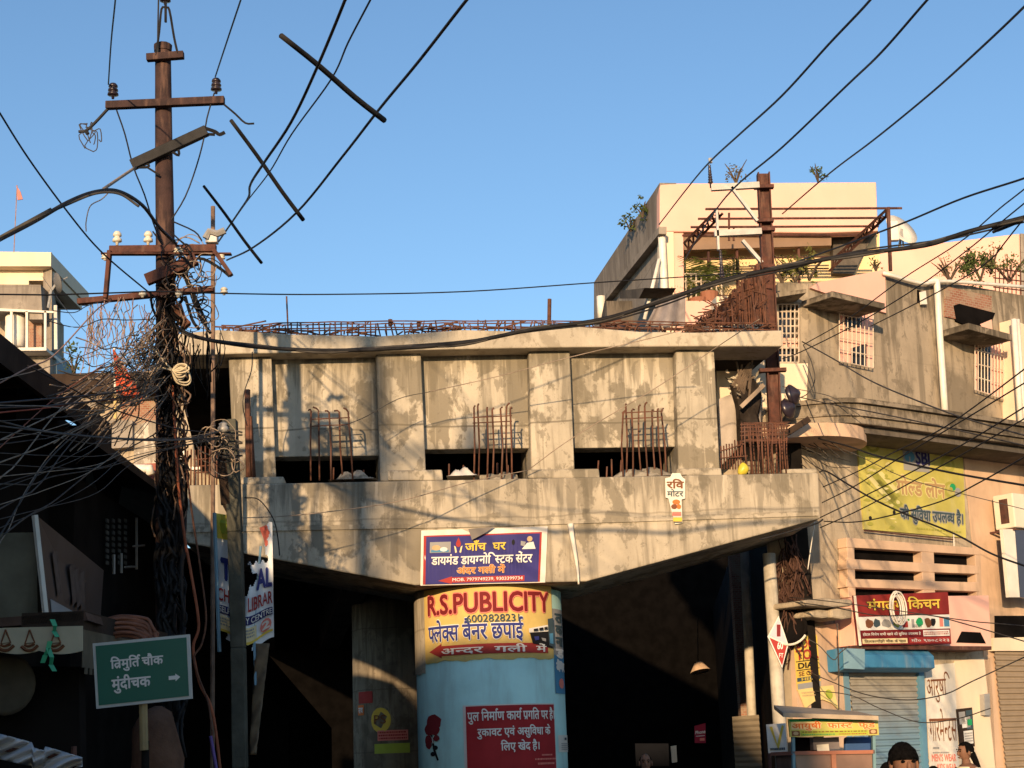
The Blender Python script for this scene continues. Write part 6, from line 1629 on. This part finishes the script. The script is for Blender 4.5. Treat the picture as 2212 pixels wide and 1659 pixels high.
# thick bundle across the picture
bun = [(372, 700, 16.9), (410, 722), (460, 736), (560, 750), (700, 757), (850, 753), (1000, 741), (1150, 712), (1300, 690), (1440, 648), (1560, 606), (1700, 576), (1850, 549), (2000, 530), (2090, 501), (2212, 470), (2260, 455, 13)]
wire(bun, .021, "cable_bundle", BK_, "thickest black cable bundle swooping across the deck to the right edge")
wire([(u, v + 5 * math.sin(u * .021), *r_) for u, v, *r_ in bun], .014, "cable_bundle", GR_, "dark grey cable lashed to the thickest swooping bundle")
wire([(u, v - 4 + 6 * math.sin(u * .013 + 2), *r_) for u, v, *r_ in bun[3:] if True] if False else [(700, 757, 16.5), (850, 748), (1000, 737), (1150, 716), (1300, 697), (1440, 657), (1560, 612), (1700, 583), (1850, 543), (2000, 523), (2090, 508), (2212, 480, 13.4)], .009, "cable_bundle", BK_, "thin loose strand following the thickest swooping bundle")
wire([(0, 636, 14), (100, 637), (235, 633), (345, 630), (490, 634), (700, 636), (1000, 630), (1280, 611), (1480, 598), (1600, 590, 22)], .008, "service_wire", BK_, "nearly level thin wire across the sky just above the deck")
wire([(2260, 362, 12), (2212, 385), (2080, 428), (1960, 478), (1860, 516), (1760, 552), (1690, 575), (1660, 580, 24)], .0105, "service_wire", BK_, "black wire from the steel post to the right edge, above the bundle")
for i, (pts, lb_) in enumerate((([(2230, 395, 13), (2160, 450), (2075, 522), (1950, 602), (1830, 690), (1735, 745, 22)], "upper of two wires falling from the right edge across the grey window"), ([(2230, 425, 13), (2165, 478), (2090, 540), (1985, 618), (1850, 700), (1730, 760), (1690, 775, 22)], "lower of two wires falling from the right edge across the grey window"), ([(2230, 450, 13), (2140, 560), (2060, 612), (1960, 665), (1880, 705, 20)], "short wire past the brick patch below the roof bush"))):
    wire(pts, .007, "service_wire", BK_, lb_)
wire([(1733, 738, 22.5), (1800, 775), (1880, 822), (1980, 865), (2080, 902), (2212, 940), (2260, 952, 14)], .009, "service_wire", GR_, "wire from the barred window crossing the drain pipe down to the right")
wire([(1715, 855, 23.8), (1790, 872), (1900, 893), (2050, 925), (2212, 962), (2260, 972, 14)], .008, "service_wire", GR_, "wire from the black disc insulators along the moulded ledge")
wire([(1760, 945, 23), (1830, 963), (1900, 986), (2050, 1020), (2212, 1048), (2260, 1056, 14)], .012, "service_cable", BK_, "thick black cable across the top of the yellow bank hoarding")
wire([(1750, 948, 23), (1840, 978), (1950, 1030), (2060, 1062), (2212, 1100)], .006, "service_wire", GR_, "thin wire just below the thick cable on the bank hoarding")
wire([(1770, 1020, 21.2), (1785, 1018), (1830, 1045), (1890, 1080), (1960, 1112), (2060, 1152), (2140, 1195), (2212, 1222), (2260, 1240, 16)], .011, "service_cable", BK_, "black cable hanging from the cap's right corner across the bank hoarding")
for pts, lb_ in (([(1772, 1118, 21), (1850, 1080), (1930, 1040), (2080, 960), (2212, 880), (2260, 850, 13)], "wire rising from the cap's right tip to the edge, lowest of the rising set"), ([(1776, 1086, 21), (1850, 1048), (1950, 985), (2080, 908), (2212, 828), (2260, 800, 13)], "wire rising from the cap's right end, middle of the rising set"), ([(1778, 1052, 21.5), (1860, 1015), (1925, 980), (2045, 920), (2212, 798), (2260, 760, 13)], "wire rising from the cap's right end, highest of the rising set"), ([(1780, 1126, 21), (1840, 1128), (1905, 1118), (2030, 1084), (2120, 1040), (2212, 988), (2260, 960, 13)], "sagging wire across the blue Hindi line of the bank hoarding"), ([(1772, 1140, 21), (1860, 1100), (1990, 1030), (2100, 970), (2212, 905), (2260, 880, 14)], "thin wire running up over the orange Hindi line of the hoarding")):
    wire(pts, .0075, "service_wire", BK_, lb_)
wire([(1640, 1166, 20.8), (1700, 1150), (1760, 1132), (1778, 1122)], .012, "service_cable", BK_, "black cable lying under the right tip of the cap")
for pts, lb_, r_ in (([(1700, 1298, 22.6), (1800, 1312), (1900, 1330), (2000, 1328), (2100, 1352), (2212, 1385, 17)], "wire sagging over the maroon shop board", .007), ([(1705, 1290, 22.6), (1800, 1300), (1960, 1322), (2100, 1342), (2212, 1352, 17)], "upper wire above the maroon shop board to the right edge", .006), ([(1722, 1440, 23.4), (1790, 1470), (1870, 1500), (1960, 1512), (2040, 1500), (2100, 1472), (2212, 1420, 17)], "wire drooping across the blue shutter", .007), ([(1722, 1490, 23.4), (1830, 1500), (1900, 1530), (1985, 1560), (2070, 1552), (2140, 1530, 18)], "lower wire drooping over the blue shutter to the meter box", .006), ([(1808, 1346, 22.6), (1812, 1440), (1812, 1540)], "black wire running straight down beside the blue housing", .008), ([(1835, 1395, 22), (1815, 1410), (1800, 1425), (1770, 1395), (1745, 1380)], "wire looped from the maroon board to the yellow poster", .007), ([(1140, 1016, 20.9), (1240, 944), (1420, 836), (1560, 742, 20), (1640, 690, 18)], "slanting wire over the right end panel", .006), ([(500, 1120, 19), (650, 1112), (850, 1085), (1010, 1042), (1140, 1016, 20.9)], "wire crossing the cap from the concrete pole", .006), ([(930, 846, 20.8), (1080, 812), (1230, 772), (1400, 732), (1480, 712, 20)], "slanting wire over the middle end panel", .006), ([(700, 932, 20.5), (780, 905), (860, 862), (930, 846, 20.8)], "thin wire over the left starter bars", .005), ([(1735, 745, 22.8), (1752, 780), (1760, 820), (1745, 850), (1720, 862)], "wire looping beside the barred corner window", .008), ([(1690, 835, 22.5), (1790, 855), (1830, 880), (1870, 905)], "short wire by the drum shaped corner under the ledge", .006), ([(1760, 1128, 22), (1752, 1180), (1745, 1230)], "short white cord hanging from the cap's right tip", .008)):
    wire(pts, r_, "service_wire", MT['white'] if 'white cord' in lb_ else (TN_ if 'panel' in lb_ or 'cap from' in lb_ else GR_), lb_)
# left knot: lines from the left edge to the poles
L = [([(-20, 872, 11), (100, 862), (232, 850), (323, 834, 16.8)], .011, BK_, "upper of two black cables level with the flag's foot"), ([(-20, 882, 11), (110, 876), (240, 862), (345, 846, 16.8)], .010, BK_, "lower of two black cables level with the flag's foot"),
     ([(-20, 893, 11), (94, 882), (189, 868), (300, 862, 16.8)], .008, MT['wirered'], "red cable from the left edge to the tall pole"),
     ([(-20, 905, 11), (60, 925), (127, 935), (243, 946), (391, 949), (472, 934, 17.4)], .010, GR_, "upper grey cable sagging to the top of the concrete pole"), ([(-20, 918, 11), (160, 940), (340, 952), (475, 945, 17.4)], .009, GR_, "second grey cable sagging to the top of the concrete pole"),
     ([(0, 960, 12), (108, 945), (189, 913), (297, 867), (345, 840, 16.8)], .007, GR_, "wire curving up past the eave to the tall pole"), ([(-20, 1006, 11), (81, 969), (140, 942), (243, 888), (340, 830, 16.8)], .008, TN_, "pale wire rising from the left edge to the tall pole's knot"),
     ([(-20, 1050, 11), (35, 1002), (121, 894), (200, 820), (300, 745, 16.5)], .008, TN_, "pale brown cable climbing steeply past the eave"), ([(-20, 1110, 11), (75, 1056), (135, 980), (175, 934), (260, 850, 16)], .008, GR_, "grey wire bending upward over the dark wall"),
     ([(-20, 1190, 11), (40, 1091), (94, 1007), (159, 942), (230, 900, 15)], .009, GR_, "steep grey cable along the far left of the dark wall"), ([(8, 1155, 12), (60, 1115), (113, 1085), (167, 1042), (224, 999), (330, 940, 16.5)], .009, GR_, "cable sagging low across the dark wall to the tall pole"),
     ([(-20, 1045, 12), (67, 1047), (116, 1029), (226, 1010), (345, 975), (485, 945, 17.4)], .008, GR_, "cable crossing the dark wall to the concrete pole"), ([(60, 790, 13), (130, 826), (229, 878), (340, 915), (399, 929), (470, 935, 17.4)], .009, BK_, "black wire slanting down past the flag to the concrete pole"),
     ([(-20, 838, 12), (59, 795), (116, 768), (189, 690), (216, 663), (240, 650, 16.8)], .009, MT['wirepink'], "pinkish cable from the left edge to the lowest crossarm"), ([(0, 820, 12), (80, 800), (200, 760), (330, 700, 16.8)], .006, TN_, "thin pale wire to the knot below the lowest crossarm"),
     ([(113, 671, 14), (160, 675), (190, 660), (240, 645, 16.8)], .006, GR_, "short wire by the satellite dish to the lowest crossarm"), ([(90, 596, 40), (160, 690), (240, 765), (320, 810, 17)], .007, GR_, "wire from the far cream house down to the knot"),
     ([(0, 1172, 12), (20, 1140), (50, 1070), (110, 980), (190, 905, 15)], .006, TN_, "thin tan wire on the dark wall near the left edge"), ([(-20, 960, 11), (60, 922), (160, 870), (250, 800, 15)], .008, TN_, "tan cable rising over the sheet metal wall"), ([(-20, 985, 11), (40, 930), (130, 852), (250, 770, 15)], .006, MT['orange'], "orange wire rising over the sheet metal wall")]
for k in range(12):
    v0 = 880 + k * 24 + random.uniform(-8, 8); v1 = random.choice((780, 820, 850, 930, 945)); m_ = (v0 + v1) / 2 + random.uniform(10, 45)
    L.append(([(-20, v0, 11), (90, v0 * .6 + m_ * .4), (210, m_ + random.uniform(-8, 8)), (300, (m_ + v1) / 2), (365 if v1 < 900 else 480, v1, 16.8)], .0045, (TN_, GR_, GR_)[k % 3], "thin wire strung from the left edge to the poles, one of a dozen alike"))
for pts, r_, mt_, lb_ in L: wire(pts, r_ * .78, "service_wire", mt_, lb_, "thin wires strung to the left poles" if 'dozen alike' in lb_ else None)
wire([(372, 830, 16.8), (376, 890), (380, 964), (386, 1056), (399, 1163), (410, 1225), (429, 1347), (417, 1400), (431, 1476), (458, 1535), (475, 1659), (480, 1750, 16.4)], .016, "cable_duct", MT['orange'], "orange brown duct running down the tall pole to the street")
wire([(398, 930, 16.7), (402, 1002), (415, 1110), (431, 1217), (445, 1330), (436, 1390), (419, 1420), (428, 1460), (452, 1530), (462, 1640), (468, 1750, 16.3)], .011, "cable_duct", MT['rust'], "thinner brown duct hanging beside the orange one")
wire([(455, 1590, 16.2), (462, 1630), (470, 1680), (478, 1760)], .018, "cable_duct", MT['purple'], "violet stretch of duct near the bottom left of the banner")
wire([(528, 1075, 17.5), (560, 1080), (590, 1120), (600, 1160), (604, 1200)], .007, "loose_wire", BK_, "black wire looping from the concrete pole over the cap")
wire([(640, 770, 19.5), (625, 830), (605, 850), (598, 880), (608, 930), (625, 960)], .007, "loose_wire", GR_, "grey wire curling on the first girder") if False else wire([(545, 760, 20), (543, 800), (528, 845), (525, 880), (534, 920)], .007, "loose_wire", GR_, "grey wire curling down the left girder")
# white coil tied on the tall pole
m = MB(); c0 = P(372, 800, 16.6)
for i in range(7):
    e = P(402 + random.uniform(-8, 6), 790 + i * 6, 16.6 + i * .02); s = (e - c0).cross(V((0, 1, 0))).normalized() * (.05 + .012 * i)
    m.tube([c0, c0.lerp(e, .5) + s * .8, e + s * .3, e - s * .3, c0.lerp(e, .5) - s * .6, c0], .010, 5, 4)
m.tube([c0, P(340, 795, 16.6), P(320, 815, 16.6)], .012, 5, 3); m.tube([P(318, 735, 16.6), P(345, 770, 16.6), c0], .011, 5, 3)
tag(m.build("cable_coil", plain("cream_cable", (.56, .48, .34), .6, .1, 4, 0), None, smooth=True), "cream loops of cable tied to the tall pole beside the dark deck end", "cable coil")
# torn strips dangling from the lowest crossarm, knots round the tall pole
def tangle(name, mat, label, n, gen, r0, r1, sm=3):
    mm = MB()
    for i in range(n):
        mm.tube(gen(i), random.uniform(r0, r1), 4, sm)
    return tag(mm.build(name, mat, None, smooth=True), label, "cable tangle", None, "stuff")
def dangle(i):
    u = random.uniform(185, 345); v = random.uniform(640, 700); Y = YP - .2 + random.uniform(-.3, .3); pts = [P(u, v, Y)]
    for k in range(random.randint(3, 7)):
        u += random.uniform(-13, 11); v += random.uniform(8, 30); pts.append(P(u, v, Y + random.uniform(-.08, .08)))
    return pts
tangle("wire_tangle", MT['wirepink'], "frayed pinkish strips dangling under the lowest crossarm", 30, dangle, .003, .006)
tangle("wire_tangle", TN_, "pale tan wire ends dangling under the lowest crossarm", 30, dangle, .003, .006)
def fanl(i):
    a = random.uniform(0, 1); u0, v0 = 352 + random.uniform(-20, 25), 745 + random.uniform(-70, 90); u1, v1 = random.uniform(80, 300), 720 + a * 260 + random.uniform(-30, 30)
    pts = []
    for k in range(7):
        q = k / 6; pts.append(P(u0 + (u1 - u0) * q + random.uniform(-5, 5), v0 + (v1 - v0) * q + 26 * math.sin(q * 3.1) * random.uniform(.1, 1) + random.uniform(-5, 5), 16.8 - 3.0 * q * random.uniform(.3, 1)))
    return pts
tangle("wire_tangle", TN_, "web of pale wires fanning left from the knot on the tall pole", 46, fanl, .004, .007)
tangle("wire_tangle", GR_, "web of dark wires fanning left from the knot on the tall pole", 24, fanl, .004, .008)
def wrap(i):
    v0 = random.uniform(560, 1050); u0 = 358 + random.uniform(-26, 34) + (v0 > 720) * 8; L_ = random.uniform(40, 260); pts = []
    for k in range(7):
        q = k / 6; pts.append(P(u0 + random.uniform(-14, 14), v0 + L_ * q, YP - .16 + random.uniform(-.12, .10)))
    return pts
tangle("cable_tangle", plain("dusty_brown_cable", (.17, .115, .085), .8, .4, 7, 0), "dusty brown cables wrapped down the tall pole", 64, wrap, .005, .012)
tangle("cable_tangle", MT['black'], "black cables wrapped down the tall pole", 44, wrap, .006, .018)
def wraplow(i):
    v0 = random.uniform(900, 1500); u0 = 366 + random.uniform(-22, 30); L_ = random.uniform(80, 300); pts = []
    for k in range(6): pts.append(P(u0 + random.uniform(-14, 14), v0 + L_ * k / 5, YP - .14 + random.uniform(-.14, .06)))
    return pts
tangle("cable_tangle", MT['wire'], "dark cables hanging round the foot of the tall pole", 70, wraplow, .010, .026)
def knot(i):
    c = (random.choice(((322, 745), (335, 780), (310, 770), (365, 690), (400, 600), (425, 640), (430, 690), (380, 620), (395, 560), (440, 585), (470, 960), (490, 985))))
    u, v = c[0] + random.uniform(-22, 22), c[1] + random.uniform(-22, 22); r = random.uniform(5, 30); a0 = random.uniform(0, 6); Y = YP - .2 + random.uniform(-.2, .2)
    return [P(u + r * math.cos(a0 + k * .8) + random.uniform(-5, 5), v + r * 1.1 * math.sin(a0 + k * .8 + random.uniform(-.2, .2)), Y + random.uniform(-.05, .05)) for k in range(random.randint(4, 9))]
tangle("wire_tangle", TN_, "tight pale curls of wire in the knots on the tall pole", 54, knot, .004, .008)
tangle("wire_tangle", BK_, "tight black curls of wire in the knots on the tall pole", 44, knot, .004, .010)
def deckend(i):
    u = random.uniform(372, 480); v = random.uniform(690, 760); return [P(u, v, 17.5), P(u + random.uniform(-15, 15), v + random.uniform(20, 60), 17.6), P(u + random.uniform(-20, 20), v + random.uniform(60, 120), 17.8)]
tangle("wire_tangle", BK_, "black wires drooping over the left end of the deck", 26, deckend, .005, .010)
def rtang(i):
    u = random.uniform(1690, 1760); v = 955 + random.uniform(-20, 30); return [P(u, v, 23.2), P(u + random.uniform(20, 60), v + random.uniform(5, 30), 23), P(u + random.uniform(60, 130), v + random.uniform(20, 70), 22.6)]
tangle("wire_tangle", GR_, "loose wires fanning from the corner drum to the bank hoarding", 10, rtang, .005, .008)
